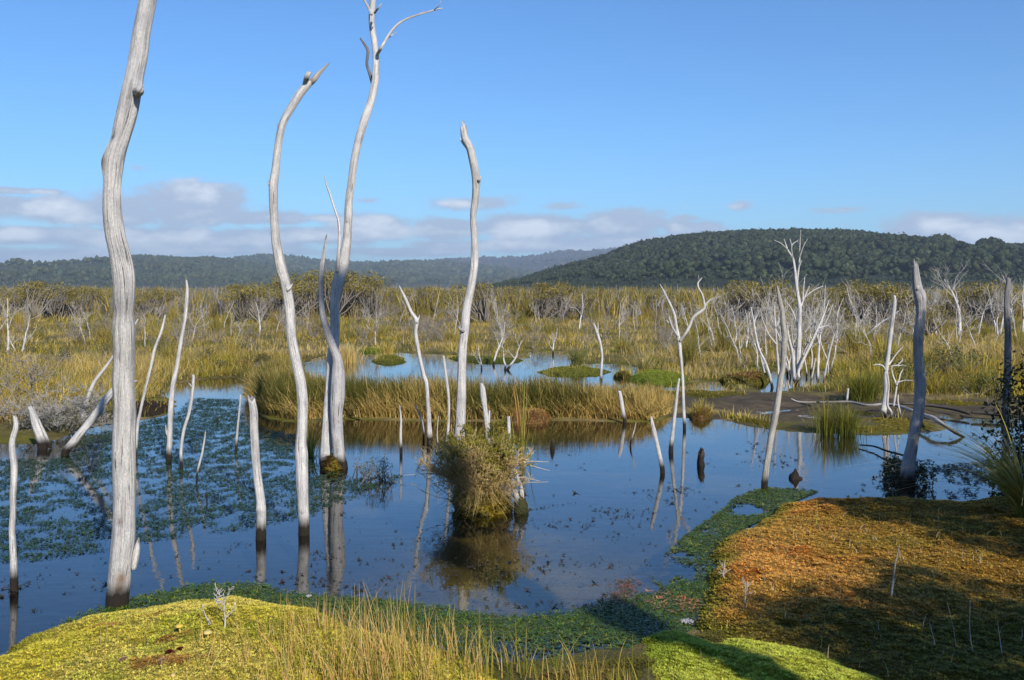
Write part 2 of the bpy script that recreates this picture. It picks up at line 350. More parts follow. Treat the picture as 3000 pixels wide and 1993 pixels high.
# ------------------------------------------------------------------ hills and forest
def silhouette(pts, y):
    p = np.array(pts, float); return (p[:, 0] - CX) / F * y, H + (HY - p[:, 1]) / F * y
ICO_V = None
def ico(sub):
    import bmesh
    bm = bmesh.new(); bmesh.ops.create_icosphere(bm, subdivisions=sub, radius=1.0)
    v = np.array([x.co[:] for x in bm.verts]); f = np.array([[w.index for w in x.verts] for x in bm.faces]); bm.free(); return v, f
ico1 = ico(1)
def make_hill(name, label, sil, y0, y1, tree_h, ntree, crown, cbase, sub, seed, back, ypow=1.35):
    sxp, szp = silhouette(sil, y1)
    xs = np.linspace(sxp[0], sxp[-1], 180); ys = np.linspace(y0, y1 + (y1 - y0) * .7, 56)
    def hz(x, y):
        r = np.interp(x, sxp, szp); r = r - tree_h * .8 * np.clip(r / 14, .2, 1)
        t = np.clip((y - y0) / (y1 - y0), 0, 1); up = t ** ypow
        dn = 1 - 0.7 * np.clip((y - y1) / ((y1 - y0) * .7), 0, 1) ** 2
        sc = (y1 - y0) / 9
        n = (fbm(x / sc, y / sc, seed) - .5) * 0.62 * r * np.sin(np.pi * np.clip(t, 0, 1)) + (fbm(x / sc * 3, y / sc * 3, seed + 5) - .5) * .26 * r * np.sin(np.pi * np.clip(t, 0, 1))
        return np.where(y <= y1, r * up, r * dn) + n - 1.0
    X, Y = np.meshgrid(xs, ys); Z = hz(X, Y)
    I = np.arange(X.size).reshape(X.shape); q = np.stack([I[:-1, :-1], I[:-1, 1:], I[1:, 1:], I[1:, :-1]], -1).reshape(-1, 4)
    c = np.empty((X.size, 3)); c[:] = np.array(cbase) * .8
    h = link(name, mesh(name, np.stack([X, Y, Z], -1).reshape(-1, 3), [q], M_HILL, c)); tagobj(h, label[0], 'hill', kind='structure')
    rr = np.random.default_rng(seed)
    n = ntree; xx = rr.uniform(sxp[0], sxp[-1], n); yy = y0 + (y1 * 1.02 - y0) * rr.uniform(0, 1, n) ** .8
    keep = (np.abs(xx) < yy * .58) & (hz(xx, yy) > .3); xx, yy = xx[keep], yy[keep]; n = len(xx)
    zz = hz(xx, yy); iv, jf = ico1; grown = np.clip(zz / 14, .22, 1)
    s = crown * rr.uniform(.6, 1.45, n) * grown; th_ = tree_h * grown; hh = s * rr.uniform(.75, 1.3, n)
    disp = 1 + (rr.uniform(-.35, .3, (n, len(iv))))
    V = iv[None] * disp[..., None] * np.stack([s, s, hh], -1)[:, None]
    V = V + np.stack([xx, yy, zz + th_ - hh * .6], -1)[:, None]
    tone = rr.uniform(.6, 1.45, n) * (0.75 + .5 * fbm(xx / crown / 14, yy / crown / 14, seed + 3))
    warm = rr.uniform(-.12, .3, n)
    cc = np.array(cbase)[None] * tone[:, None] * np.stack([1 + warm, 1 + warm * .3, 1 - warm * .2], -1)
    C = np.repeat(cc[:, None], len(iv), 1)
    Fc = (jf[None] + (np.arange(n) * len(iv))[:, None, None]).reshape(-1, 3)
    G = Geo(); G.add(V.reshape(-1, 3), [Fc], C.reshape(-1, 3))
    if sub == 2:
        kq = 9; u = rr.normal(0, 1, (n, kq, 3)); u[..., 2] = np.abs(u[..., 2]) * .9; u /= np.linalg.norm(u, axis=2)[..., None]
        c0 = np.stack([xx, yy, zz + th_ - hh * .6], -1)[:, None] + u * np.stack([s, s, hh], -1)[:, None] * rr.uniform(.8, 1.2, (n, kq, 1))
        t1 = rr.normal(0, 1, (n, kq, 3)); t2 = np.cross(t1, u + rr.normal(0, .35, u.shape)); t2 /= np.linalg.norm(t2, axis=2)[..., None] + 1e-9; t3 = np.cross(t2, u)
        sz = s[:, None, None] * rr.uniform(.2, .5, (n, kq, 1))
        QV = np.stack([c0 - t2 * sz, c0 + t3 * sz * .8, c0 + t2 * sz, c0 - t3 * sz * .8], 2).reshape(-1, 3)
        QC = np.repeat((cc[:, None] * rr.uniform(.55, 1.6, (n, kq, 1))).reshape(-1, 3), 4, 0)
        G.add(QV, [np.arange(len(QV)).reshape(-1, 4)], QC)
    f = link(back, G.mesh(back, M_FOREST, False)); tagobj(f, label[1], 'forest', kind='stuff')
make_hill('near_hill', ('low rounded hill on the right under dark forest', 'dense dark green forest covering the right hill'),
          [(900, 850), (1200, 848), (1400, 835), (1500, 812), (1600, 792), (1700, 768), (1770, 750), (1800, 736), (1850, 718), (1900, 705), (2000, 690), (2100, 681), (2200, 676), (2330, 673), (2450, 675), (2550, 682), (2650, 696), (2750, 717), (2810, 727), (2850, 722), (2900, 717), (3000, 718), (3300, 730), (3800, 760), (4600, 800)],
          600, 1050, 6.5, 23000, 2.9, (.028, .038, .018), 2, 101, 'hill_forest', 1.1)
make_hill('left_hill', ('broad forested hill behind the left side of the plain', 'dark forest on the broad left hill'),
          [(-1600, 800), (-400, 790), (0, 786), (67, 783), (112, 793), (150, 786), (201, 770), (268, 762), (321, 757), (402, 746), (469, 749), (536, 755), (616, 752), (687, 762), (800, 780), (950, 800), (1100, 825), (1300, 850)],
          1300, 2500, 5, 17000, 4.5, (.040, .050, .024), 1, 131, 'left_hill_forest', 1.2)
make_hill('middle_hill', ('long far ridge in the middle of the skyline', 'forest on the long far ridge'),
          [(400, 800), (600, 775), (687, 762), (759, 745), (803, 745), (893, 755), (982, 765), (1102, 768), (1124, 766), (1146, 771), (1213, 762), (1280, 765), (1400, 775), (1600, 800), (1800, 840)],
          2000, 3600, 6, 5000, 9, (.044, .052, .028), 1, 151, 'middle_ridge_forest', 1.2)
make_hill('far_hill', ('farthest bluish hill with a smooth rounded top', 'heath and forest on the farthest hill'),
          [(700, 830), (1000, 795), (1213, 772), (1280, 762), (1325, 756), (1392, 755), (1548, 750), (1600, 741), (1637, 733), (1682, 730), (1704, 732), (1775, 729), (1829, 722), (1870, 722), (2000, 735), (2300, 770), (3000, 800), (4400, 820)],
          2800, 5200, 5, 5500, 11, (.052, .048, .036), 1, 171, 'far_hill_heath', 1.2)

# ------------------------------------------------------------------ dead wood
def catmull(pts, step):
    pts = np.asarray(pts, float); out = []
    Pp = np.vstack([2 * pts[0] - pts[1], pts, 2 * pts[-1] - pts[-2]])
    for i in range(1, len(Pp) - 2):
        p0, p1, p2, p3 = Pp[i - 1], Pp[i], Pp[i + 1], Pp[i + 2]
        L = np.linalg.norm((p2 - p1)[:3]); n = max(1, int(round(L / step)))
        t = (np.arange(n) / n)[:, None]
        out.append(.5 * ((2 * p1) + (-p0 + p2) * t + (2 * p0 - 5 * p1 + 4 * p2 - p3) * t ** 2 + (-p0 + 3 * p1 - 3 * p2 + p3) * t ** 3))
    out.append(Pp[-2][None]); return np.vstack(out)
def tube(pts, rad, sides=8, ridge=0.0, jag=0.0, seed=0, knots=(), tint=None, close_end=True, hollow=0.6):
    pts = np.asarray(pts, float); rad = np.maximum(np.asarray(rad, float), 1e-4); n = len(pts)
    T = np.gradient(pts, axis=0); T /= np.linalg.norm(T, axis=1)[:, None] + 1e-9
    ref = np.array([1., .13, 0]) if abs(T[0][0]) < .9 else np.array([0, 1., .1])
    A = np.empty_like(T); a = ref - T[0] * (ref @ T[0]); a /= np.linalg.norm(a); A[0] = a
    for i in range(1, n):
        a = a - T[i] * (a @ T[i]); a /= np.linalg.norm(a) + 1e-9; A[i] = a
    B = np.cross(T, A)
    th = np.arange(sides) / sides * 2 * np.pi
    L = np.concatenate([[0], np.cumsum(np.linalg.norm(np.diff(pts, axis=0), axis=1))])
    rr = rad[:, None] * np.ones(sides)[None]
    if ridge:
        ca, sa = np.cos(th)[None], np.sin(th)[None]; LL = L[:, None]
        def ring(fq, ls, sd): return vn(ca * fq + 40 + LL * ls * .6, sa * fq + 40 + LL * ls, sd) - .5
        rr = rr * (1 + ridge * 1.0 * ring(1.3, .9, seed) + ridge * .55 * ring(3.2, 1.2, seed + 3) + ridge * .3 * ring(7.0, 1.6, seed + 7))
        rr = rr * (1 + ridge * .5 * (vn(LL * 5, LL * 0 + seed, seed + 9) - .5))
    if ridge and sides >= 18:
        rg = np.random.default_rng(seed + 91)
        for _ in range(int(5 + L[-1] * 5)):
            c0 = rg.uniform(0, L[-1]); hl = rg.uniform(.08, .45); a0 = rg.uniform(0, 6.28); dp = rg.uniform(.05, .17); wd = rg.uniform(.09, .2)
            da = (th[None] - a0 - .5 * (L[:, None] - c0) + np.pi) % (2 * np.pi) - np.pi
            rr = rr * (1 - dp * np.exp(-(da / wd) ** 2) * np.exp(-((L[:, None] - c0) / hl) ** 4))
    D = A[:, None] * np.cos(th)[None, :, None] + B[:, None] * np.sin(th)[None, :, None]
    V = pts[:, None] + D * rr[..., None]
    col = np.ones((n, sides, 3)) if tint is None else np.ones((n, sides, 3)) * np.asarray(tint)
    for (kp, kr, bulge, kc) in knots:
        dd = np.linalg.norm(V - np.asarray(kp)[None, None], axis=2); w = np.exp(-(dd / kr) ** 2)
        V = V + D * (bulge * w)[..., None]
        w2 = np.exp(-(dd / (kr * .55)) ** 2)[..., None]; col = col * (1 - w2) + col * np.asarray(kc) * w2
    if jag:
        rs = np.random.default_rng(seed + 77)
        j = rs.uniform(0, 1, sides) ** 1.6; j = .55 * j + .45 * np.roll(j, 1)
        side = rs.uniform(0, 6.28); j = j + .7 * (.5 + .5 * np.cos(th - side)); j = j / j.max()
        w = np.clip((L - (L[-1] - jag * .9)) / (jag * .9 + 1e-6), 0, 1)
        V = V + T[:, None] * (w[:, None] * (j[None] - .35) * jag)[..., None]
    u = np.stack([np.repeat((th / 6.28318 * 6.28318 * rad.mean())[None], n, 0), np.repeat(L[:, None], sides, 1)], -1)
    I = np.arange(n * sides).reshape(n, sides); J = np.roll(I, -1, 1)
    q = np.stack([I[:-1], J[:-1], J[1:], I[1:]], -1).reshape(-1, 4)
    V = V.reshape(-1, 3); u = u.reshape(-1, 2); col = col.reshape(-1, 3); faces = [q]
    if close_end:
        c = pts[-1] + T[-1] * (-hollow * rad[-1] if jag else rad[-1] * .6)
        V = np.vstack([V, c]); u = np.vstack([u, u[-1]]); col = np.vstack([col, col[-1] * (.6 if jag else 1)]); ci = len(V) - 1
        tri = np.stack([I[-1], J[-1], np.full(sides, ci)], -1); faces.append(tri)
        c = pts[0] - T[0] * rad[0] * .3; V = np.vstack([V, c]); u = np.vstack([u, u[0]]); col = np.vstack([col, col[0]])
        faces.append(np.stack([J[0], I[0], np.full(sides, ci + 1)], -1))
    return V, faces, col, u
def stem_path(path, d, origin, drift=0.0, wob=0.0, seed=0):
    """photo pixels (x, y, width) standing upright at distance d -> local points and radii, base first."""
    rs = np.random.default_rng(seed); n = len(path); out = []
    ph = rs.uniform(0, 6.28)
    for i, (px, py, w) in enumerate(path):
        p = P3(px, py, d); hgt = p[2]
        dd = drift * hgt + .035 * hgt * math.sin(hgt * 1.7 + ph) * (1 if i else 0)
        k = (d + dd) / d
        q = P3(px, py, d + dd)
        out.append([q[0] - origin[0], q[1] - origin[1], q[2] - origin[2], w / F * d * .5])
    return np.array(out)
def wood_obj(name, path, d, origin, parent=None, sides=14, ridge=.16, jag=0.0, seed=1, knots=(), tint=None, step=None, drift=0.0, taper_tip=False, mat=None):
    p = stem_path(path, d, origin, drift, seed=seed)
    r = p[:, 3].mean(); p = catmull(p, step or max(.018, r * .7))
    if len(p) > 6:
        L = np.concatenate([[0], np.cumsum(np.linalg.norm(np.diff(p[:, :3], axis=0), axis=1))]); q = 1.1 / (r * 6 + .12)
        def wig(sd): return vn(L * q, L * 0 + sd + .5, sd) + .5 * vn(L * q * 2.3, L * 0 + sd + 3.5, sd + 2) - .75
        w = np.clip(L / .2, 0, 1)
        p[:, 0] += wig(seed) * p[:, 3] * .26 * w; p[:, 1] += wig(seed + 31) * p[:, 3] * .6 * w
        p[:, 3] *= 1 + .10 * wig(seed + 57)
    kn = []
    for (kx, ky, kr, bulge, kc) in knots:
        q = P3(kx, ky, d); kn.append((q - np.array(origin) - np.array([0, r, 0]), kr * 1.25, bulge * 1.4, kc))
    V, f, c, u = tube(p[:, :3], p[:, 3], sides, ridge, jag, seed, kn, tint)
    o = link(name, mesh(name, V, f, mat or M_WOOD, c, u), parent, None if parent is not None else origin)
    return o
def foot(px, py): x, y = gp(px, py); return (x, y, 0.0)
def down(path, d, depth=.35):
    """continue the foot a little below the water"""
    x, y, w = path[0]; return [(x, y + depth * F / d, w * 1.05)] + list(path)
BROWN = (.36, .25, .16); DKN = (.12, .09, .07)

# T1, the big pole on the left
o1 = foot(344, 1772); d1 = o1[1]
t = thing('dead_tree', 'thickest pale dead trunk on the left, rising out of the top of the picture', 'dead tree', o1, 'dead trunks standing in the pool')
path = [(343, 1768, 68), (350, 1706, 68), (359, 1605, 66), (364, 1503, 65), (365, 1352, 66), (364, 1230, 62), (361, 1096, 61), (361, 962, 60), (363, 860, 61), (361, 806, 61), (350, 739, 55), (339, 690, 54), (332, 625, 53), (330, 536, 53), (336, 469, 58), (356, 402, 57), (373, 335, 61), (390, 263, 58), (396, 225, 55), (412, 112, 54), (432, 0, 50), (452, -110, 47), (468, -230, 42), (478, -330, 34)]
wood_obj('trunk', down(path, d1), d1, o1, t, 44, .15, .25, 3, knots=[(401, 228, .045, -.012, DKN), (417, 255, .07, .025, (1, 1, 1)), (340, 405, .03, -.008, DKN), (318, 480, .06, .012, BROWN), (376, 912, .05, -.02, BROWN), (378, 925, .03, -.01, (.9, .6, .4)), (357, 838, .035, -.01, DKN), (358, 1525, .035, -.012, BROWN), (366, 1690, .06, -.008, (.5, .32, .2)), (362, 1720, .05, -.006, (.45, .3, .2))], step=.022, tint=(.86, .86, .86))
wood_obj('splinter', [(392, 1668, 16), (398, 1630, 20), (403, 1600, 16), (405, 1588, 5)], d1 - .02, o1, t, 8, .2, .05, 4)

wood_obj('stub', [(402, 270, 30), (411, 264, 24), (417, 257, 10)], d1 - .02, o1, t, 10, .25, .03, 5)
wood_obj('stub', [(322, 488, 24), (312, 482, 18), (306, 476, 8)], d1 - .01, o1, t, 10, .25, .02, 6)
wood_obj('stub', [(378, 905, 30), (384, 895, 22), (389, 884, 9)], d1 - .05, o1, t, 10, .3, .03, 7, tint=(.7, .6, .5))
# T2
o2 = foot(890, 1566); d2 = o2[1]
t = thing('dead_tree', 'tall pale trunk left of centre whose bent top ends in a slanting broken spike', 'dead tree', o2, 'dead trunks standing in the pool')
path = [(890, 1560, 32), (889, 1478, 32), (885, 1402, 34), (880, 1330, 38), (879, 1300, 33), (884, 1253, 29), (886, 1186, 30), (882, 1132, 30), (873, 1087, 30), (861, 1029, 30), (853, 985, 29), (850, 918, 30), (839, 842, 30), (821, 770, 30), (810, 717, 27), (804, 660, 25), (802, 625, 25), (801, 545, 26), (807, 491, 23), (811, 446, 22), (821, 384, 21), (839, 339, 22), (875, 281, 24), (908, 240, 22)]
wood_obj('trunk', down(path, d2), d2, o2, t, 28, .15, .09, 13, knots=[(801, 540, .03, .012, BROWN), (818, 590, .015, .012, (1, 1, 1)), (888, 1500, .02, -.005, DKN)], step=.022)
wood_obj('spike', [(898, 254, 16), (918, 234, 17), (935, 214, 12), (952, 197, 7), (966, 184, 3)], d2, o2, t, 9, .2, 0, 14, tint=(.85, .78, .7))
wood_obj('stub', [(893, 245, 14), (899, 226, 15), (905, 213, 14)], d2 - .01, o2, t, 9, .2, .05, 15)
wood_obj('stub', [(822, 382, 9), (816, 372, 6), (813, 364, 3)], d2, o2, t, 7, .2, .01, 16)

wood_obj('stub', [(799, 548, 14), (791, 542, 10), (786, 534, 4)], d2 - .01, o2, t, 8, .25, .02, 17)
wood_obj('stub', [(842, 850, 13), (851, 842, 9), (856, 833, 3)], d2 - .01, o2, t, 8, .25, .02, 18)
# T3, the twisted pair on a mossy foot
o3 = foot(985, 1372); d3 = o3[1]
t = thing('dead_tree', 'tall twin dead tree with crossing stems on a mossy foot, branching at the top', 'dead tree', o3, 'dead trunks standing in the pool')
main = [(956, 1340, 34), (957, 1306, 32), (958, 1275, 30), (963, 1186, 28), (968, 1096, 27), (974, 1050, 30), (979, 1007, 32), (981, 962, 30), (982, 895, 30), (990, 837, 34), (1003, 784, 34), (1015, 717, 27), (1020, 650, 23), (1019, 700 - 30, 23), (1021, 600, 22), (1029, 536, 22), (1038, 469, 22), (1051, 411, 23), (1067, 357, 24), (1085, 304, 22), (1099, 245, 21), (1102, 192, 20), (1098, 134, 19), (1089, 67, 18), (1093, 0, 17), (1097, -80, 15), (1092, -170, 12), (1100, -260, 7)]
main = [m for m in main if m != (1019, 670, 23)]
wood_obj('trunk', down(main, d3 + .12), d3 + .12, o3, t, 22, .14, .05, 23, knots=[(1101, 193, .035, .006, DKN), (1017, 650, .02, -.005, DKN), (1020, 695, .03, -.008, DKN), (1004, 720, .03, .01, BROWN)], step=.028)
front = [(998, 1372, 40), (995, 1346, 37), (990, 1297, 33), (984, 1230, 36), (986, 1163, 42), (988, 1096, 40), (986, 1052, 30), (974, 1016, 25), (959, 971, 21), (945, 918, 17), (941, 851, 15), (943, 793, 14), (950, 739, 10), (954, 705, 5)]
wood_obj('stem', down(front, d3 - .02), d3 - .02, o3, t, 22, .22, .14, 24, tint=(.8, .8, .82), step=.028)
wood_obj('branch', [(988, 796, 12), (992, 739, 10), (995, 695, 9), (992, 650, 8), (985, 625, 7), (970, 580, 6), (957, 540, 5), (951, 516, 3)], d3 + .1, o3, t, 8, .15, .02, 25)
tb = wood_obj('branch', [(1106, 158, 10), (1116, 142, 9), (1129, 120, 9), (1152, 85, 8), (1179, 62, 7), (1214, 47, 6), (1268, 31, 5), (1297, 24, 3)], d3 + .12, o3, t, 7, .15, 0, 26)
wood_obj('twig', [(1138, 110, 5), (1148, 104, 4), (1162, 95, 2)], d3 + .12, o3, tb, 5, 0, 0, 27)
wood_obj('twig', [(1214, 47, 4), (1230, 40, 3), (1244, 33, 1.5)], d3 + .12, o3, tb, 5, 0, 0, 28)
wood_obj('twig', [(1272, 30, 4), (1284, 18, 3), (1293, 3, 1.5)], d3 + .12, o3, tb, 5, 0, 0, 29)
bb = wood_obj('branch', [(1092, 250, 9), (1082, 212, 9), (1075, 187, 8), (1078, 150, 9), (1069, 132, 8), (1056, 114, 5)], d3 + .2, o3, t, 8, .25, .02, 30, tint=(.42, .40, .40)); bb['label'] = 'short dark broken branch hugging the trunk'
wood_obj('branch', [(1088, 42, 9), (1083, 29, 7), (1071, 7, 6), (1062, -12, 5), (1050, -60, 3)], d3 + .12, o3, t, 7, .15, 0, 31)
wood_obj('stub', [(1098, 38, 8), (1107, 25, 6), (1117, 13, 4)], d3 + .12, o3, t, 7, .15, .02, 32)

# T4
o4 = foot(1347, 1400); d4 = o4[1]
t = thing('dead_tree', 'tall slender pale trunk in the centre behind the bushy clump, frayed broken top', 'dead tree', o4, 'dead trunks standing in the pool')
path = [(1345, 1400, 32), (1347, 1275, 30), (1350, 1230, 28), (1352, 1163, 27), (1353, 1096, 26), (1356, 1029, 26), (1362, 971, 26), (1367, 918, 25), (1379, 842, 24), (1390, 775, 24), (1391, 717, 20), (1387, 650, 19), (1388, 620, 20), (1393, 580, 22), (1395, 531, 24), (1388, 482, 22), (1377, 437, 22), (1363, 408, 21), (1357, 385, 19)]
wood_obj('trunk', down(path, d4), d4, o4, t, 24, .16, .20, 43, knots=[(1400, 527, .03, .012, (1, 1, 1)), (1385, 775, .02, .01, BROWN), (1354, 967, .02, .008, DKN)], step=.025)
wood_obj('stub', [(1368, 434, 8), (1357, 421, 6), (1346, 404, 3)], d4 - .04, o4, t, 7, .2, 0, 44)
wood_obj('splinter', [(1372, 425, 8), (1368, 398, 7), (1366, 372, 3)], d4 - .03, o4, t, 7, .2, .03, 46, tint=(.7, .66, .63))
wood_obj('splinter', [(1362, 410, 7), (1354, 388, 6), (1350, 375, 3)], d4 - .05, o4, t, 7, .2, .02, 45, tint=(.8, .75, .72))

wood_obj('stub', [(1396, 533, 13), (1405, 527, 9), (1409, 518, 3)], d4 - .01, o4, t, 8, .25, .02, 47)
wood_obj('stub', [(1356, 970, 13), (1348, 964, 8), (1343, 956, 3)], d4 - .01, o4, t, 8, .25, .02, 48)
# further poles standing in the water: (label, base px, base py, path from the foot up, jag, extra parts)
POLES = [
 ('dead_pole', 'thin dead pole whose top bends left above a small stub, black wet foot', 1259, 1303, [(1259, 1300, 17), (1257, 1240, 13), (1254, 1186, 12), (1251, 1132, 13), (1240, 1096, 12), (1230, 1052, 11), (1223, 1007, 11), (1218, 971, 10), (1220, 940, 12), (1204, 913, 10), (1187, 873, 8), (1169, 837, 3)], 0, [('stub', [(1221, 946, 7), (1226, 934, 5), (1229, 926, 2)])]),
 ('dead_pole', 'short curved dead stick leaning left beside the thin bent pole', 1241, 1290, [(1241, 1288, 7), (1241, 1262, 6), (1236, 1235, 6), (1225, 1208, 5), (1216, 1184, 3)], 0, []),
 ('dead_pole', 'thin straight dead stake in open water, left of the thin bent pole', 1175, 1330, [(1175, 1326, 9), (1174, 1275, 8), (1175, 1230, 7), (1171, 1188, 4)], .03, []),
 ('dead_pole', 'thin wavy dead stem just left of the tall central trunk', 1306, 1320, [(1306, 1316, 8), (1312, 1275, 8), (1315, 1208, 8), (1314, 1163, 8), (1309, 1119, 9), (1303, 1074, 9), (1300, 1043, 5)], .03, []),
 ('dead_pole', 'very thin bare twig upright in water left of the bushy clump', 1291, 1345, [(1291, 1342, 4), (1287, 1315, 3), (1281, 1280, 3), (1284, 1220, 2)], 0, []),
 ('dead_tree', 'short split dead post poking out behind the top of the bushy clump', 1430, 1400, [(1433, 1390, 17), (1430, 1300, 15), (1428, 1253, 15), (1422, 1208, 15), (1416, 1163, 18), (1413, 1133, 16)], .08, [('prong', [(1431, 1260, 7), (1433, 1225, 7), (1434, 1203, 5)])]),
 ('dead_tree', 'short blunt dead stake right of the bushy clump, beside the sword leaves', 1492, 1380, [(1494, 1375, 12), (1492, 1297, 10), (1491, 1253, 11), (1490, 1221, 9)], .02, []),
 ('dead_tree', 'leftmost pale dead pole near the picture edge, wavy, with black foot', 42, 1730, [(42, 1726, 22), (41, 1696, 21), (39, 1630, 20), (35, 1564, 18), (39, 1503, 17), (39, 1443, 18), (41, 1367, 20), (36, 1301, 18), (46, 1250, 15), (44, 1222, 11)], .03, []),
 ('dead_tree', 'thick short leaning dead stump in front of the grey shrub', 125, 1315, [(125, 1312, 26), (117, 1275, 25), (105, 1244, 24), (97, 1215, 19), (91, 1195, 15)], .05, [('slab', [(148, 1312, 9), (136, 1280, 9), (122, 1250, 8), (114, 1228, 4)])]),
 ('dead_tree', 'ragged dead log leaning steeply right from the water behind the thickest trunk', 192, 1334, [(190, 1332, 22), (215, 1295, 22), (250, 1252, 22), (285, 1210, 24), (310, 1172, 24), (332, 1146, 20), (365, 1128, 12), (402, 1116, 5)], 0, [('splinter', [(308, 1188, 10), (303, 1205, 7), (297, 1222, 3)])]),
 ('dead_tree', 'smooth curving dead stem behind the leaning log, bending right', 243, 1258, [(241, 1256, 15), (244, 1230, 14), (246, 1203, 13), (259, 1163, 12), (277, 1119, 11), (308, 1079, 10), (330, 1047, 8), (365, 1000, 7), (404, 936, 4)], 0, [('stub', [(246, 1235, 10), (238, 1215, 12), (236, 1204, 10)])]),
 ('dead_pole', 'thin dead pole leaning right, just right of the thickest trunk', 400, 1340, [(398, 1336, 8), (400, 1311, 8), (404, 1244, 9), (413, 1199, 9), (426, 1141, 9), (440, 1087, 9), (455, 1020, 9), (473, 971, 8), (484, 925, 5)], .02, []),
 ('dead_pole', 'tallest of the slim poles on the left pool, reaching the hills', 495, 1350, [(495, 1346, 16), (496, 1320, 15), (499, 1253, 15), (501, 1186, 15), (507, 1132, 14), (518, 1078, 13), (525, 1034, 12), (533, 985, 11), (542, 936, 11), (547, 895, 11), (549, 851, 10), (546, 820, 5)], .03, [('stub', [(490, 1275, 6), (487, 1262, 5), (486, 1247, 3)])]),
 ('dead_pole', 'mid-height slim dead pole right of the tallest slim pole', 531, 1375, [(531, 1372, 10), (530, 1320, 9), (538, 1262, 9), (554, 1208, 9), (565, 1141, 10), (567, 1101, 8)], .03, [('stub', [(561, 1135, 5), (556, 1126, 4), (552, 1122, 2)])]),
 ('dead_pole', 'low slim dead pole curved among the pond weed', 576, 1412, [(576, 1409, 6), (580, 1377, 6), (593, 1326, 6), (602, 1265, 4)], 0, []),
 ('dead_pole', 'tiny pale twig stub sticking out of the pond weed', 606, 1474, [(606, 1472, 4), (605, 1455, 4), (603, 1441, 3)], 0, []),
 ('dead_pole', 'thin dark-footed stick left of the thick cut post', 692, 1322, [(692, 1319, 8), (694, 1275, 7), (701, 1208, 6), (705, 1158, 5)], 0, []),
 ('dead_tree', 'thick broken post with a jagged top, left of the tall bent trunk', 765, 1580, [(765, 1576, 31), (766, 1524, 29), (765, 1473, 29), (754, 1392, 25), (748, 1326, 25), (744, 1250, 25), (743, 1208, 25), (737, 1170, 22)], .06, []),
 ('dead_pole', 'tiny broken stub at the back of the left pool', 635, 1240, [(636, 1238, 7), (635, 1228, 5), (637, 1218, 3)], 0, []),
 ('dead_tree', 'leaning grey trunk right of centre with a peeling lichened top, black foot', 2241, 1434, [(2241, 1430, 20), (2242, 1403, 19), (2250, 1342, 18), (2260, 1276, 18), (2274, 1206, 18), (2282, 1161, 17), (2287, 1114, 17), (2294, 1071, 16), (2298, 1029, 17), (2300, 989, 18), (2296, 954, 17), (2291, 907, 15), (2284, 871, 12), (2277, 838, 4)], .03, []),
 ('dead_tree', 'stout dead trunk on the right with a jagged spiked top, base in dark leaves', 2659, 1420, [(2659, 1415, 42), (2664, 1352, 35), (2674, 1302, 32), (2684, 1251, 31), (2692, 1205, 29), (2696, 1132, 31), (2694, 1079, 30), (2691, 1025, 27), (2691, 982, 26), (2695, 946, 25), (2698, 907, 26), (2696, 871, 30), (2689, 846, 27), (2683, 811, 21), (2681, 790, 17)], .20, [('spike', [(2690, 850, 10), (2687, 810, 10), (2684, 785, 7), (2684, 768, 3)])]),
 ('dead_tree', 'dark dead trunk nearest the right edge, with a broken pale tip', 2945, 1392, [(2943, 1388, 27), (2944, 1368, 25), (2946, 1302, 22), (2948, 1210, 22), (2952, 1114, 20), (2953, 1043, 19), (2953, 971, 18), (2951, 900, 17), (2953, 850, 16), (2955, 822, 13)], .09, []),
 ('dead_tree', 'leaning short pole with pointed top in open water right of the clump', 1940, 1386, [(1941, 1382, 15), (1939, 1365, 14), (1930, 1322, 12), (1917, 1266, 13), (1910, 1235, 9), (1909, 1221, 4)], 0, []),
 ('dead_tree', 'short tapered stake at the edge of the rushes, right of centre', 1830, 1240, [(1830, 1238, 13), (1825, 1205, 12), (1819, 1170, 12), (1815, 1146, 10)], .03, []),
 ('dead_pole', 'small thin white twig slanting from the water near the tapered stake', 1848, 1310, [(1847, 1307, 6), (1851, 1285, 4), (1858, 1262, 3), (1863, 1237, 2)], 0, []),
 ('tree_stump', 'square dark rotten stump standing low in open water', 2054, 1364, [(2054, 1363, 25), (2052, 1350, 20), (2055, 1336, 21), (2054, 1326, 17)], .09, []),
 ('tree_stump', 'small dark pointed stump in front of the rush reflections', 2329, 1402, [(2329, 1401, 34), (2327, 1393, 24), (2331, 1384, 12), (2330, 1373, 3)], 0, []),
 ('tree_stump', 'tiny pointed brown snag in the water right of the clump', 1619, 1316, [(1619, 1314, 13), (1619, 1300, 11), (1618, 1285, 3)], 0, []),
 ('dead_pole', 'short pale post standing on the mud behind the fallen branch', 2480, 1192, [(2480, 1189, 8), (2482, 1165, 7), (2485, 1138, 6)], .02, []),
 ('dead_pole', 'pale leaning dead sapling with a hooked top beside the far pool', 1761, 1120, [(1761, 1117, 8), (1762, 1079, 8), (1764, 1043, 7), (1759, 1007, 8), (1748, 971, 7), (1739, 946, 3)], 0, [('twig', [(1751, 978, 4), (1752, 962, 3), (1752, 945, 1.5)])]),
 ('dead_tree', 'pale pole leaning right against the forked dead tree', 1966, 1326, [(1966, 1323, 15), (1970, 1276, 11), (1979, 1195, 10), (1985, 1140, 9), (1990, 1112, 6)], .03, []),
]
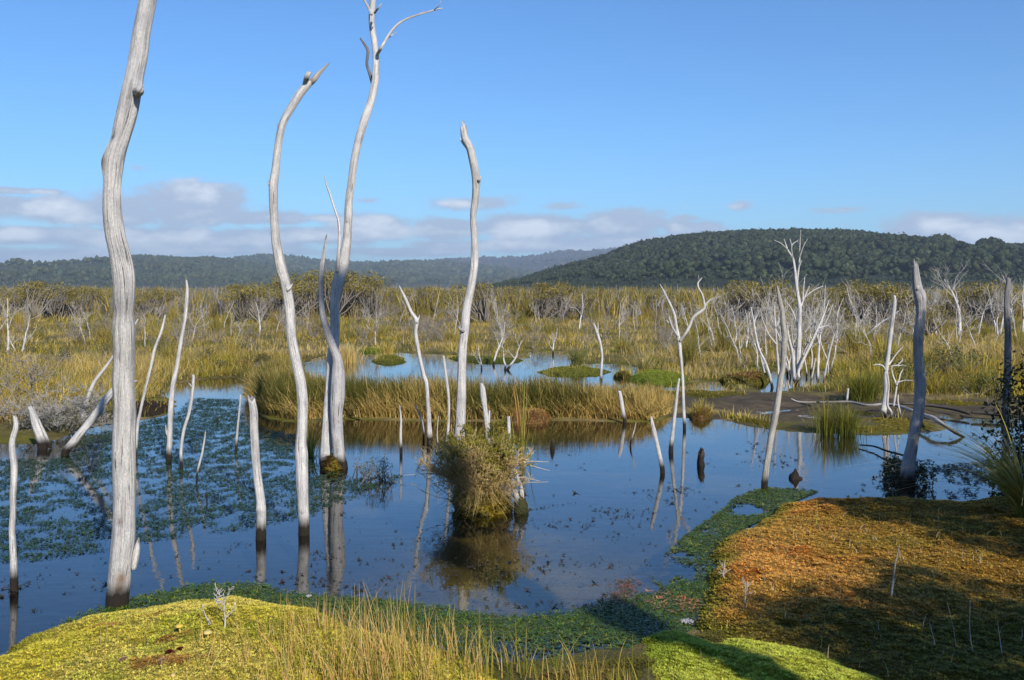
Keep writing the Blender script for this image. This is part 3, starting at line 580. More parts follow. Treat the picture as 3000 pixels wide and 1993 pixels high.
for i, (nm, lab, bx, by, pa, jag, extra) in enumerate(POLES):
    o = foot(bx, by); d = o[1]
    wmax = max(w for _, _, w in pa)
    sides = 20 if wmax > 22 else 12 if wmax > 9 else 7
    tint = {20: (.66, .66, .69)}.get(i)  # stout right trunk: tint lowered to deepen the shade on it
    if nm == 'tree_stump': tint = (.16, .12, .09)
    if i == 21: tint = (.40, .40, .42)  # right edge trunk: shade deepened by a darker tint
    if i == 19: tint = (.72, .70, .64)
    kn = [(2696, 872, .05, .03, (.8, .78, .75)), (2690, 862, .02, -.01, DKN)] if i == 20 else [(765, 1490, .03, .02, (.8, .8, .8)), (763, 1500, .015, -.01, DKN)] if i == 17 else []
    pa = down(pa, d)
    dr = random.uniform(-.05, .05)
    if extra:
        t = thing(nm, lab, 'dead tree', o, 'dead trunks standing in the pool')
        wood_obj('trunk', pa, d, o, t, sides, .18, jag, 200 + i * 7, kn, tint)
        for (en, ep) in extra: wood_obj(en, ep, d - .01, o, t, 8, .18, .02, 203 + i * 7, (), tint)
    else:
        w = wood_obj(nm, pa, d, o, None, sides, .18 if nm != 'tree_stump' else .55, jag, 200 + i * 7, kn, tint)
        tagobj(w, lab, 'tree stump' if nm == 'tree_stump' else 'dead tree', 'dead trunks standing in the pool')

# forked dead tree right of centre
o = foot(2004, 1256); d = o[1]
t = thing('dead_tree', 'forked leafless dead tree right of centre with a zigzag right branch', 'dead tree', o, 'branching dead trees')
wood_obj('trunk', down([(2005, 1252, 10), (2003, 1200, 9), (2002, 1168, 9), (2000, 1114, 9), (1996, 1061, 9), (1991, 1007, 10), (1986, 982, 11), (1982, 957, 8), (1975, 921, 8), (1964, 893, 7), (1953, 871, 6), (1943, 850, 5), (1933, 833, 2)], d), d, o, t, 10, .15, 0, 401)
tb = wood_obj('branch', [(1986, 985, 7), (1971, 961, 6), (1962, 936, 5), (1960, 928, 2)], d, o, t, 7, .1, 0, 402)
wood_obj('twig', [(1971, 961, 3), (1958, 945, 3), (1953, 938, 1.5)], d, o, tb, 5, 0, 0, 403)
tb = wood_obj('branch', [(1992, 1000, 9), (2007, 979, 8), (2021, 954, 8), (2032, 929, 8), (2061, 907, 8), (2064, 896, 7), (2057, 864, 6), (2046, 843, 5), (2045, 829, 5), (2057, 814, 2)], d, o, t, 8, .15, 0, 404)
wood_obj('twig', [(2061, 905, 5), (2073, 886, 5), (2089, 873, 2)], d, o, tb, 6, 0, 0, 405)
wood_obj('twig', [(2046, 830, 3), (2047, 818, 2), (2046, 806, 1)], d, o, tb, 5, 0, 0, 406)
# twisted sapling pair on the right bank
o = foot(2590, 1232); d = o[1]
t = thing('dead_tree', 'white twisted dead sapling with crooked side twigs on the muddy right bank', 'dead tree', o, 'branching dead trees')
wood_obj('trunk', [(2587, 1240, 19), (2589, 1204, 17), (2596, 1150, 14), (2596, 1096, 12), (2602, 1043, 12), (2607, 993, 12), (2614, 946, 11), (2620, 900, 11), (2621, 870, 7)], d, o, t, 12, .18, .05, 411)
wood_obj('stem', [(2600, 1250, 8), (2612, 1212, 8), (2600, 1186, 7), (2604, 1132, 6), (2600, 1095, 5)], d - .15, o, t, 7, .1, 0, 412)
wood_obj('branch', [(2603, 1070, 6), (2612, 1058, 5), (2628, 1035, 4), (2647, 1014, 2)], d, o, t, 6, .1, 0, 413)
wood_obj('branch', [(2594, 1085, 6), (2586, 1072, 5), (2572, 1068, 4), (2558, 1070, 2)], d, o, t, 6, .1, 0, 414)
wood_obj('branch', [(2618, 1246, 5), (2636, 1230, 5), (2638, 1212, 5), (2631, 1180, 5), (2631, 1157, 3)], d - .1, o, t, 6, .1, 0, 415)
wood_obj('branch', [(2618, 1190, 7), (2624, 1150, 6), (2626, 1128, 6), (2616, 1100, 5), (2613, 1075, 4), (2630, 1070, 4), (2644, 1055, 3), (2643, 1050, 2)], d + .1, o, t, 6, .1, 0, 416)
wood_obj('branch', [(2627, 1130, 5), (2634, 1112, 4), (2638, 1095, 4), (2646, 1082, 2)], d + .1, o, t, 6, .1, 0, 417)
wood_obj('twig', [(2628, 1122, 4), (2650, 1115, 3), (2682, 1116, 2)], d + .1, o, t, 5, 0, 0, 418)
wood_obj('twig', [(2630, 1073, 3), (2645, 1070, 2), (2657, 1074, 1.5)], d + .1, o, t, 5, 0, 0, 419)
wood_obj('twig', [(2620, 915, 5), (2626, 885, 4), (2628, 874, 2)], d, o, t, 5, 0, 0, 420)
# fallen limbs on the mud
def fallen(name, label, pts, seed, tint, group, sides=9):
    w = []
    for (px, py, wpx, z) in pts:
        d = dep(py, z); x, y = gp(px, py, z); w.append([x, y, z, wpx / F * d * .38])
    w = np.array(w); org = w[0][:3].copy(); org[2] = 0; w[:, :3] -= org
    p = catmull(w, .05); V, f, c, u = tube(p[:, :3], p[:, 3], sides, .22, .03, seed, (), tint)
    return tagobj(link(name, mesh(name, V, f, M_WOOD, c, u), None, org), label, 'fallen branch', group)
fallen('fallen_branch', 'long pale fallen branch snaking over the mud into the right pool', [(2318, 1168, 4, .2), (2343, 1178, 7, .14), (2414, 1179, 8, .12), (2486, 1178, 9, .14), (2539, 1188, 10, .13), (2586, 1185, 11, .15), (2629, 1189, 11, .16), (2679, 1206, 12, .17), (2710, 1217, 14, .18), (2736, 1226, 18, .19), (2771, 1249, 14, .13), (2803, 1270, 13, .06), (2828, 1284, 9, -.02)], 431, (.9, .88, .86), 'fallen branches on the mud')
fallen('fallen_branch', 'dark fallen log lying on the moss behind the stout right trunk', [(2640, 1183, 8, .12), (2710, 1187, 12, .12), (2755, 1193, 11, .11), (2800, 1201, 12, .10), (2838, 1213, 9, .08)], 432, (.42, .38, .36), 'fallen branches on the mud')
fallen('fallen_branch', 'dark fallen log at the water edge behind the right edge trunk', [(2845, 1209, 8, .10), (2883, 1211, 12, .10), (2937, 1217, 12, .09), (2985, 1223, 9, .08), (3040, 1230, 6, .06)], 433, (.46, .42, .4), 'fallen branches on the mud')
fallen('fallen_branch', 'dark crooked branch reaching left out of the water by the stout right trunk', [(2650, 1335, 8, .04), (2600, 1322, 8, .06), (2560, 1308, 7, .05), (2520, 1304, 5, .03)], 434, (.25, .22, .2), 'fallen branches on the mud')

# recursive bare branching
def grow(seed, height, r0, levels=3, spread=.6, nseg=7, kids=(3, 5), upt=.25, lean=(0, 0), first=.25):
    rs = np.random.default_rng(seed); out = []
    def go(p, dirv, L, r, lev):
        pts = [p.copy()]; rad = [r]; dv = dirv / np.linalg.norm(dirv); ns = max(3, int(nseg - lev))
        for i in range(ns):
            dv = dv + rs.normal(0, .13 + .06 * lev, 3) + np.array([0, 0, upt * .25]); dv /= np.linalg.norm(dv)
            p = p + dv * L / ns; pts.append(p.copy()); rad.append(r * (1 - .82 * (i + 1) / ns))
        out.append((lev, np.array(pts), np.array(rad)))
        if lev >= levels: return
        for k in range(rs.integers(kids[0], kids[1] + 1)):
            tt = rs.uniform(first, .95); i = min(ns - 1, int(tt * ns)); base = pts[i]
            dd = pts[i + 1] - pts[i]; dd /= np.linalg.norm(dd)
            a = rs.uniform(0, 6.28); side = np.array([math.cos(a), math.sin(a), rs.uniform(-.1, .5)])
            go(base, dd * (1 - spread) + side * spread, L * rs.uniform(.35, .62) * (1.15 - .4 * tt), rad[i] * .6, lev + 1)
    go(np.zeros(3), np.array([lean[0], lean[1], 1.]), height, r0, 0); return out
def grow_geo(branches, col, sides=(6, 4, 3, 3), rmin=0.0, levels=None, jit=.12, seed=0):
    g = Geo(); rs = np.random.default_rng(seed)
    for lev, p, r in branches:
        if levels is not None and lev not in levels: continue
        V, f, c, u = tube(p, np.maximum(r, rmin), sides[min(lev, 3)], 0, 0, 0)
        g.add(V, f, np.array(col) * rs.uniform(1 - jit, 1 + jit), u)
    return g
GREY = (.26, .225, .185); PALE = (.40, .37, .33)

# ------------------------------------------------------------------ blades
def blades(n, base, h, az, lean, w, cb, ct, segs=3, curve=1.8, tipw=.15, sag=.38):
    t = np.linspace(0, 1, segs + 1)[None, :, None]
    base = np.asarray(base)[:, None]; h = np.broadcast_to(h, n)[:, None, None]; lean = np.broadcast_to(lean, n)[:, None, None]; w = np.broadcast_to(w, n)[:, None, None]
    d = np.stack([np.cos(az), np.sin(az), np.zeros(n)], -1)[:, None]
    up = np.array([0, 0, 1.])[None, None]
    c = base + d * (h * lean * t ** curve) + up * (h * (t - sag * np.minimum(lean, 1.6) * t ** (curve + .6)))
    sa = R.uniform(0, np.pi, n); s = np.stack([np.cos(sa), np.sin(sa), np.zeros(n)], -1)[:, None] * (w * .5 * (1 - (1 - tipw) * t ** 1.5))
    V = np.stack([c - s, c + s], 2)
    cb = np.broadcast_to(cb, (n, 3))[:, None, None]; ct = np.broadcast_to(ct, (n, 3))[:, None, None]; tt = t[..., None]
    C = np.broadcast_to(cb * (1 - tt) + ct * tt, V.shape)
    m = (segs + 1) * 2; k = np.arange(segs) * 2
    q = np.stack([k, k + 1, k + 3, k + 2], -1); Q = (q[None] + (np.arange(n) * m)[:, None, None]).reshape(-1, 4)
    return V.reshape(-1, 3), [Q], C.reshape(-1, 3)
def pick(n, cols, p=None):
    cols = np.array(cols); i = R.choice(len(cols), n, p=p); return cols[i] * R.uniform(.75, 1.25, (n, 1)) * R.uniform(.93, 1.07, (n, 3))
def in_poly(pg, n, extra=None):
    lo, hi = pg.min(0), pg.max(0); X = np.empty((0, 2))
    while len(X) < n:
        q = R.uniform(lo, hi, (n * 2, 2)); m = inside(pg, q[:, 0], q[:, 1])
        if extra is not None: m &= extra(q[:, 0], q[:, 1])
        X = np.vstack([X, q[m]])
    return X[:n]
GREEN1, GREEN2, OLIVE, STRAW, TAN, YEL = (.095, .115, .016), (.16, .17, .022), (.36, .285, .036), (.74, .54, .16), (.56, .38, .12), (.54, .42, .040)

# the rush island across the middle
RUSH = poly([(735, 1200), (790, 1222), (880, 1236), (1000, 1226), (1150, 1229), (1300, 1234), (1480, 1232), (1650, 1228), (1800, 1232), (1900, 1236), (1965, 1216), (1990, 1185), (1950, 1166), (1860, 1180), (1760, 1194), (1600, 1196), (1400, 1194), (1200, 1192), (1050, 1188), (950, 1176), (890, 1140), (800, 1118), (740, 1135), (726, 1165)])
xy = in_poly(RUSH, 34000)
s = sdist(RUSH, xy[:, 0], xy[:, 1]); n = len(xy)
clump = fbm(xy[:, 0] * 1.4, xy[:, 1] * 1.4, 61)
pxx = CX + xy[:, 0] / xy[:, 1] * F
hh = (.48 + .30 * clump) * (0.6 + .4 * sstep(0, .3, s)) * R.uniform(.7, 1.15, n) * np.interp(pxx, [700, 800, 900, 1700, 1850, 1980], [.75, .95, 1, .95, .7, .45])
dry = fbm(xy[:, 0] * .9, xy[:, 1] * .9, 67) + .35 * sstep(.3, 0, s) + np.interp(pxx, [800, 1500, 1900], [0, 0, .16])
isdry = R.uniform(0, 1, n) < sstep(.45, .85, dry) * .8 + .07
RU1, RU2, RU3 = (.060, .072, .010), (.095, .10, .014), (.15, .13, .022)
cb = np.where(isdry[:, None], pick(n, [TAN, STRAW]) * .8, pick(n, [RU1, RU2, RU3], [.5, .4, .1])); ct = np.where(isdry[:, None], pick(n, [STRAW, TAN]) * .85, pick(n, [RU2, RU3, TAN], [.55, .37, .08]))
az = R.normal(-2.4, 1.3, n); lean = np.abs(R.normal(.30, .2, n)) + .5 * sstep(.25, 0, s)
B = np.column_stack([xy, np.full(n, .02)])
V, f, C = blades(n, B, hh, az, lean, R.uniform(.009, .016, n), cb, ct, 3)
tagobj(link('rush_bed', mesh('rush_bed', V, f, M_BLADE, C, smooth=False)), 'long bed of green and straw rushes across the middle of the pool', 'rushes', kind='stuff')

# rushes and sedge over the plain
def plain_blades(name, label, n, d0, d1, hmin, hmax, pdry, seed, cond=None, wk=.00042, xl=None, segs=2, per=20, rad=.16):
    nt_ = n // per; d = np.exp(R.uniform(math.log(d0), math.log(d1), nt_)); lo, hi = xl if xl else (-.56, .56)
    x = R.uniform(lo, hi, nt_) * d; y = d
    s = np.full(nt_, 50.); nr = d < 58; s[nr] = land(x[nr], y[nr])
    mu = sdist(MUD, x, y) + (fbm(x * .8, y * .8, 3) - .5) * 1.5
    ok = (s > .12) & (mu < 0) & ~inside(RUSH, x, y)
    if cond is not None: ok &= cond(x, y)
    x, y, s, d = x[ok], y[ok], s[ok], d[ok]; k = len(x)
    pat = fbm(x * .28, y * .28, seed); pat2 = fbm(x * .9, y * .9, seed + 4)
    kind = np.clip(pdry + (pat - .5) * 2.2 + R.normal(0, .22, k), 0, 1)            # each tussock has its own share of dead leaves
    shade = R.uniform(.62, 1.22, k); th = (hmin + (hmax - hmin) * pat2) * R.uniform(.6, 1.3, k) * (0.55 + .45 * sstep(0, 1.2, s)); tr = rad * R.uniform(.6, 1.5, k) * (1 + d / 60)
    rp = lambda a: np.repeat(a, per, 0)
    m = k * per; a = R.uniform(0, 6.28, m); q = np.sqrt(R.uniform(0, 1, m)) * rp(tr)
    bx, by = rp(x) + np.cos(a) * q, rp(y) + np.sin(a) * q
    isdry = R.uniform(0, 1, m) < rp(kind)
    tc = pick(k, [GREEN1, GREEN2, OLIVE, YEL, (.20, .15, .035)], [.16, .2, .32, .14, .18])
    cb = np.where(isdry[:, None], pick(m, [TAN, STRAW, (.27, .21, .12)]), rp(tc) * R.uniform(.7, 1.2, (m, 1))) * rp(shade)[:, None]
    ct = np.where(isdry[:, None], pick(m, [STRAW, TAN, (.40, .35, .23)]), rp(tc) * np.array([1.25, 1.12, 1.0]) * R.uniform(.8, 1.3, (m, 1))) * rp(shade)[:, None]
    hh = rp(th) * R.uniform(.6, 1.15, m)
    V, f, C = blades(m, np.column_stack([bx, by, np.full(m, .05)]), hh, a + R.normal(0, .7, m), np.abs(R.normal(.45, .28, m)), .004 + wk * rp(d) * R.uniform(.7, 1.4, m), cb, ct, segs)
    return tagobj(link(name, mesh(name, V, f, M_BLADE, C, smooth=False)), label, 'rushes', kind='stuff')
plain_blades('sedge_plain', 'olive and straw sedge covering the plain behind the pools', 125000, 20, 70, .18, .42, .44, 71, wk=.00030, rad=.2)
plain_blades('far_sedge', 'pale straw sedge and wire rush towards the hills', 34000, 60, 150, .28, .6, .48, 81, wk=.0005, per=14, rad=.25)
LB = poly([(-200, 1110), (0, 1090), (200, 1080), (480, 1060), (730, 1050), (900, 1060), (880, 1090), (740, 1104), (690, 1106), (520, 1120), (468, 1136), (465, 1160), (440, 1172), (330, 1195), (200, 1205), (60, 1250), (-200, 1260)])
plain_blades('bank_sedge', 'tall green and straw sedge on the left bank', 60000, 15, 30, .26, .56, .36, 91, lambda x, y: inside(LB, x, y), .00036, (-.58, -.15), 3)
RBK = poly([(2440, 1140), (2480, 1075), (2600, 1050), (2800, 1040), (3300, 1040), (3300, 1175), (2900, 1182), (2760, 1170), (2640, 1162), (2560, 1158)])
plain_blades('right_sedge', 'yellow-green sedge thicket behind the fallen logs on the right', 32000, 17, 32, .32, .75, .25, 95, lambda x, y: inside(RBK, x, y), .00036, (.25, .62), 3)

# ------------------------------------------------------------------ shrubs and dead trees of the plain
def leaf_cards(pts, size, cols, up=.4, seed=0):
    rs = np.random.default_rng(seed); n = len(pts)
    a = rs.normal(0, 1, (n, 3)); a[:, 2] += up; a /= np.linalg.norm(a, axis=1)[:, None]
    b = np.cross(a, rs.normal(0, 1, (n, 3))); b /= np.linalg.norm(b, axis=1)[:, None] + 1e-9
    L = (size * rs.uniform(.6, 1.4, n))[:, None]; Wd = L * .42
    V = np.stack([pts - a * L * .5, pts + b * Wd * .5, pts + a * L * .5, pts - b * Wd * .5], 1)
    Q = np.arange(n * 4).reshape(n, 4)
    return V.reshape(-1, 3), [Q], np.repeat(cols, 4, 0)
def make_wire_shrub(seed, h=1.15, n=190):
    m = n; r = np.abs(R.normal(0, .16, m)); a = R.uniform(0, 6.28, m)
    B = np.column_stack([np.cos(a) * r, np.sin(a) * r, np.full(m, -.02)])
    hue = R.uniform(0, 1)
    cb = pick(m, [OLIVE, TAN, (.14, .12, .05)]); ct = pick(m, [YEL, (.30, .23, .05)] if hue < .35 else [OLIVE, (.22, .15, .05), (.18, .13, .05)] if hue < .75 else [OLIVE, GREEN2, GREEN1])
    return blades(m, B, h * R.uniform(.45, 1.1, m), a + R.normal(0, .6, m), R.uniform(.05, .6, m), R.uniform(.010, .022, m), cb, ct, 3)
def crown_shrub_geo(seed, h, rad, nleaf, lsize, cols, flat=.5, dead=.3, lobes=7):
    """twigs below, leaf clumps in a lumpy, gappy crown"""
    rs = np.random.default_rng(seed); g = Geo()
    lob = np.column_stack([rs.normal(0, rad * .5, lobes), rs.normal(0, rad * .5, lobes), h * (1 - flat * .5) + rs.uniform(-.22, .12, lobes) * h])
    for q in lob:
        for k in range(3):
            e = q + rs.normal(0, rad * .2, 3); st = np.array([rs.normal(0, .1), rs.normal(0, .1), 0]); mid = (st + e) * .5 + rs.normal(0, rad * .16, 3)
            V, f, c, u = tube(catmull(np.array([np.r_[st, .02], np.r_[mid, .013], np.r_[e, .004]]), .3)[:, :3], np.linspace(.022, .006, len(catmull(np.array([np.r_[st, .02], np.r_[mid, .013], np.r_[e, .004]]), .3))) * h, 3)
            g.add(V, f, np.array(GREY) * .75)
    lv = Geo(); per = nleaf // lobes
    for q in lob:
        v = rs.normal(0, 1, (per, 3)); v /= np.linalg.norm(v, axis=1)[:, None]; v *= (rs.uniform(.25, 1, (per, 1)) ** .5)
        pts = q + v * np.array([rad * .42, rad * .42, h * flat * .34]) * rs.uniform(.7, 1.2)
        tone = rs.uniform(.7, 1.3); cc = np.array(cols)[rs.integers(0, len(cols), per)] * tone * rs.uniform(.8, 1.2, (per, 1))
        V, f, C = leaf_cards(pts, lsize, cc, .5, seed + 3); lv.add(V, f, C)
    return g, lv
MANUKA = [(.22, .175, .034), (.27, .21, .040), (.14, .12, .030)]
BRIGHT = [(.16, .17, .03), (.11, .13, .025), (.20, .18, .035)]
wire = []
for i in range(5):
    V, f, C = make_wire_shrub(i); wire.append(mesh('wire_rush', V, f, M_BLADE, C, smooth=False))
manuka = []
for i in range(4):
    g, lv = crown_shrub_geo(500 + i, 2.0, .95, 1300, .085, MANUKA, .36, lobes=11)
    manuka.append((g.mesh('twigs', M_TWIG), lv.mesh('leaves', M_LEAF, False)))
green = []
for i in range(2):
    g, lv = crown_shrub_geo(540 + i, 1.3, .7, 1700, .07, BRIGHT, 1.1)
    green.append((g.mesh('twigs', M_TWIG), lv.mesh('leaves', M_LEAF, False)))
dead = []
for i in range(5):
    gg = Geo()
    for k in range(5):
        a = k * 1.256 + i; br = grow(600 + i * 9 + k, 1.15, .018, 3, .62, 6, (3, 4), .15, (math.cos(a) * .55, math.sin(a) * .55), .2)
        x = grow_geo(br, GREY, (4, 3, 3, 3), .004, None, .2, i)
        gg.add(np.concatenate(x.v), [np.concatenate(q) for q in x.f.values()], np.concatenate(x.c), np.concatenate(x.uv))
    dead.append(gg.mesh('dead_shrub', M_TWIG))
sap = []
for i in range(6):
    br = grow(700 + i * 3, 1.5, .026, 2, .5, 8, (3, 5), .3, (random.uniform(-.2, .2), random.uniform(-.2, .2)), .35)
    sap.append(grow_geo(br, PALE, (6, 4, 3, 3), .006, None, .1, i).mesh('dead_sapling', M_TWIG))
def where(x, d):
    px = CX + x / d * F
    for lim, ph in ((300, 'left of the thickest trunk'), (780, 'left of the bent trunk'), (1000, 'behind the twin dead tree'), (1350, 'left of the central trunk'), (1640, 'just right of the central trunk'), (1950, 'left of the forked dead tree'), (2250, 'right of the forked dead tree'), (2650, 'behind the many-stemmed tree'), (9999, 'right of the stout jagged trunk')):
        if px < lim: break
    return ('near plain, ' if d < 42 else 'mid plain, ' if d < 62 else 'far plain, ') + ph
taken = []
def spot(d0, d1, lo=-.54, hi=.54, shore=.3, gap=.0, avoid=True):
    for _ in range(400):
        d = math.exp(random.uniform(math.log(d0), math.log(d1))); x = random.uniform(lo, hi) * d
        a = np.array([x]); b = np.array([d])
        if d < 58 and land(a, b)[0] < shore: continue
        if avoid and (inside(RUSH, a, b)[0] or sdist(MUD, a, b)[0] > -.3): continue
        if gap and any((x - u) ** 2 + (d - v) ** 2 < gap * gap for u, v in taken): continue
        taken.append((x, d)); return x, d
    return None
def plant(name, me, x, y, rz, s, label, cat, group, z=.03):
    if isinstance(me, tuple):
        o = thing(name, label, cat, (x, y, z), group); link('twigs', me[0], o); link('leaves', me[1], o)
    else: o = tagobj(link(name, me, None, (x, y, z)), label, cat, group)
    o.rotation_euler = (0, 0, rz); o.scale = s if not np.isscalar(s) else (s, s, s); return o
for i in range(210):
    q = spot(25, 72, shore=.8)
    if q and not (q[1] < 40 and q[0] < .1 * q[1] and random.random() < .75):
        s = random.uniform(.5, .95); plant('wire_rush', wire[i % 5], q[0], q[1], random.uniform(0, 6.28), (s, s, s * random.uniform(.8, 1.3)), ('tall' if s > .74 else 'low') + ' spiky olive wire rush ' + where(*q), 'wire rush', 'wire rush tufts on the plain')
for i in range(125):
    q = spot(34, 82, shore=.8)
    if q:
        s = random.uniform(.6, 1.15); plant('dead_shrub', dead[i % 5], q[0], q[1], random.uniform(0, 6.28), (s, s, s * random.uniform(.7, 1.1)), ('big' if s > .9 else 'small') + ' grey leafless shrub ' + where(*q), 'dead shrub', 'grey dead shrubs on the plain')
for i in range(58):
    q = spot(28, 62, -.12, .54, shore=.5)
    if q:
        s = random.uniform(.65, 1.15); plant('dead_sapling', sap[i % 6], q[0], q[1], random.uniform(0, 6.28), (s, s, s * random.uniform(.9, 1.25)), ('tall' if s > .9 else 'short') + ' thin white sapling ' + where(*q), 'dead tree', 'thin dead saplings on the plain')
for i in range(24):
    q = spot(34, 62, -.54, -.12, shore=.5)
    if q:
        s = random.uniform(.6, 1.0); plant('dead_sapling', sap[(i * 2) % 6], q[0], q[1], random.uniform(0, 6.28), s, ('tall' if s > .8 else 'short') + ' bare slender sapling ' + where(*q), 'dead tree', 'thin dead saplings on the left plain')
for i in range(105):
    q = spot(62, 110)
    if q:
        px = CX + q[0] / q[1] * F
        s = random.uniform(.75, 1.15) * (1 + .55 * math.exp(-((px - 960) / 150) ** 2) + .15 * math.exp(-((px - 150) / 120) ** 2) + .12 * math.exp(-((px - 2250) / 60) ** 2))
        plant('manuka_bush', manuka[i % 4], q[0], q[1], random.uniform(0, 6.28), (s * 1.15, s * 1.15, s * .95), ('large' if s > 1 else 'small') + (' flat', ' round', ' ragged', ' leaning')[i % 4] + ' olive bush ' + where(*q), 'bush', 'olive bushes along the far edge of the plain')
for (px, dd, s) in [(880, 66, 1.5), (930, 70, 1.65), (985, 66, 1.6), (1040, 72, 1.6), (1085, 68, 1.35), (820, 64, 1.25), (760, 62, 1.2), (700, 60, 1.15), (100, 62, 1.25), (160, 66, 1.2), (2230, 60, 1.3), (2210, 62, 1.25), (2600, 56, 1.2), (2530, 60, 1.3), (1580, 64, 1.2), (1650, 66, 1.25), (1420, 60, 1.2), (2650, 56, 1.05), (2880, 60, 1.25), (2720, 44, .7), (2900, 52, 1.1)]:
    plant('manuka_bush', manuka[(px // 10) % 4], (px - CX) / F * dd, dd, px, (s * 1.25, s * 1.25, s), 'broad tall olive topped bush ' + where((px - CX) / F * dd, dd), 'bush', 'olive bushes along the far edge of the plain')

# brush too far and dense to count, right to the foot of the hills
n = 3600; d = np.exp(R.uniform(math.log(66), math.log(190), n)); x = R.uniform(-.57, .57, n) * d
kindr = fbm(x * .09, d * .05, 55) + R.normal(0, .14, n)
g = Geo()
m = 17; bx = np.repeat(x, m) + R.normal(0, .55, n * m); by = np.repeat(d, m) + R.normal(0, .55, n * m)
kk = np.repeat(kindr, m); isg = kk < .47; isd = kk > .66
cb = np.where(isg[:, None], pick(n * m, [(.20, .18, .16), (.15, .13, .115)]), np.where(isd[:, None], pick(n * m, MANUKA), pick(n * m, [OLIVE, TAN, (.16, .13, .05)])))
ct = np.where(isg[:, None], pick(n * m, [(.30, .275, .255), (.23, .21, .19)]), np.where(isd[:, None], pick(n * m, MANUKA), pick(n * m, [YEL, OLIVE, TAN, (.20, .16, .05)], [.12, .43, .2, .25]) * .85))
V, f, C = blades(n * m, np.column_stack([bx, by, np.full(n * m, .1)]), np.repeat(R.uniform(1.0, 2.3, n), m) * R.uniform(.6, 1.15, n * m), R.uniform(0, 6.28, n * m), R.uniform(.05, .5, n * m), np.repeat(.0013 * d, m) * R.uniform(.6, 1.4, n * m), cb, ct, 2)
g.add(V, f, C)
tagobj(link('far_brush', g.mesh('far_brush', M_BLADE, False)), 'dense mass of grey and olive brush before the hills', 'brush', kind='stuff')

# dead saplings one can pick out
def sapling(name, label, px, py, h, seed, lean=(0, 0), r0=None, kids=(3, 5), spread=.5, levels=2, group='branching dead trees', col=PALE, stems=None, first=.3):
    x, y = gp(px, py); t = thing(name, label, 'dead tree', (x, y, 0), group)
    L = stems or [(0, 0, h, lean, r0 or h * .016)]
    for j, (dx, dy, hh, ln, rr) in enumerate(L):
        br = grow(seed + j * 5, hh, rr, levels, spread, 9, kids, .3, ln, first)
        k = 0; tr = [b for b in br if b[0] == 0]; ot = [b for b in br if b[0] > 0]
        V, f, c, u = tube(catmull(np.column_stack([tr[0][1], tr[0][2]]), .12)[:, :3], catmull(np.column_stack([tr[0][1], tr[0][2]]), .12)[:, 3], 7, .08, 0, seed)
        s = link('stem', mesh('stem', V, f, M_WOOD, c, u), t, (dx, dy, -.05))
        if ot:
            cur = None
            for b in ot:
                if b[0] == 1:
                    cur = Geo(); V, f, c, u = tube(b[1], np.maximum(b[2], .004), 5); cur.add(V, f, np.array(col), u); cur_list = [b]
                    groups.append((t, cur, (dx, dy, -.05)))
                else:
                    V, f, c, u = tube(b[1], np.maximum(b[2], .0035), 4); cur.add(V, f, np.array(col), u)
    return t
groups = []
def stems(label, px, py, parts, seed, group='branching dead trees'):
    o = foot(px, py); d = o[1]; t = thing('dead_tree', label, 'dead tree', o, group)
    last = None
    for k, (nm, dz, pa) in enumerate(parts):
        big = nm in ('trunk', 'stem')
        w = wood_obj(nm, down(pa, d, .2) if big and pa[0][1] > 1060 else pa, d + dz, o, last if (nm == 'twig' and last is not None) else t, 9 if nm == 'trunk' else 7 if big else 5, .12, 0, seed + k * 3)
        if nm == 'branch': last = w
    return t
stems('large white many-stemmed dead tree in the small right pool, tallest of its stand', 2336, 1124, [
    ('trunk', 0, [(2336, 1121, 15), (2341, 1007, 13), (2343, 907, 11), (2335, 850, 9), (2329, 793, 7), (2323, 757, 6), (2307, 732, 5), (2297, 700, 2)]),
    ('branch', .02, [(2335, 852, 7), (2337, 811, 6), (2342, 768, 5), (2343, 721, 4), (2346, 675, 2)]), ('twig', .02, [(2343, 754, 3), (2354, 721, 3), (2366, 700, 1.5)]), ('twig', .02, [(2339, 789, 4), (2348, 764, 2)]), ('twig', .02, [(2343, 725, 3), (2336, 705, 2)]),
    ('branch', 0, [(2323, 757, 4), (2320, 721, 3), (2339, 703, 2)]), ('twig', 0, [(2320, 722, 3), (2314, 700, 2)]), ('branch', 0, [(2306, 730, 3), (2289, 714, 2.5), (2268, 704, 1.5)]),
    ('branch', .1, [(2343, 907, 8), (2357, 871, 6), (2371, 839, 3)]), ('branch', .1, [(2352, 884, 5), (2354, 850, 4), (2358, 812, 2)]), ('branch', .1, [(2357, 872, 4), (2385, 850, 3), (2412, 838, 2)]),
    ('branch', 0, [(2342, 985, 6), (2332, 940, 5), (2318, 905, 4), (2300, 880, 2)]),
    ('stem', -.1, [(2329, 1128, 12), (2323, 1043, 9), (2311, 989, 7), (2307, 954, 4)]), ('stem', -.15, [(2341, 1082, 9), (2371, 1018, 8), (2396, 964, 7), (2414, 921, 5), (2429, 879, 2)]), ('branch', -.15, [(2398, 962, 5), (2420, 955, 3), (2436, 958, 2)])], 2001)
stems('slim white dead tree of forking stems left of the many-stemmed one, at the pool edge', 2262, 1136, [
    ('trunk', 0, [(2262, 1132, 8), (2246, 1071, 7), (2221, 1014, 6), (2207, 936, 5), (2200, 900, 3)]), ('branch', 0, [(2240, 1092, 6), (2228, 1040, 4), (2230, 1020, 3)]), ('twig', 0, [(2208, 945, 4), (2218, 925, 3), (2226, 910, 2)]),
    ('stem', .4, [(2280, 1071, 7), (2275, 1007, 6), (2270, 936, 5), (2270, 886, 3)]), ('branch', .4, [(2275, 1010, 5), (2250, 975, 4), (2232, 930, 3), (2228, 905, 2)]), ('branch', .4, [(2272, 960, 4), (2286, 930, 3), (2291, 905, 2)])], 2051)
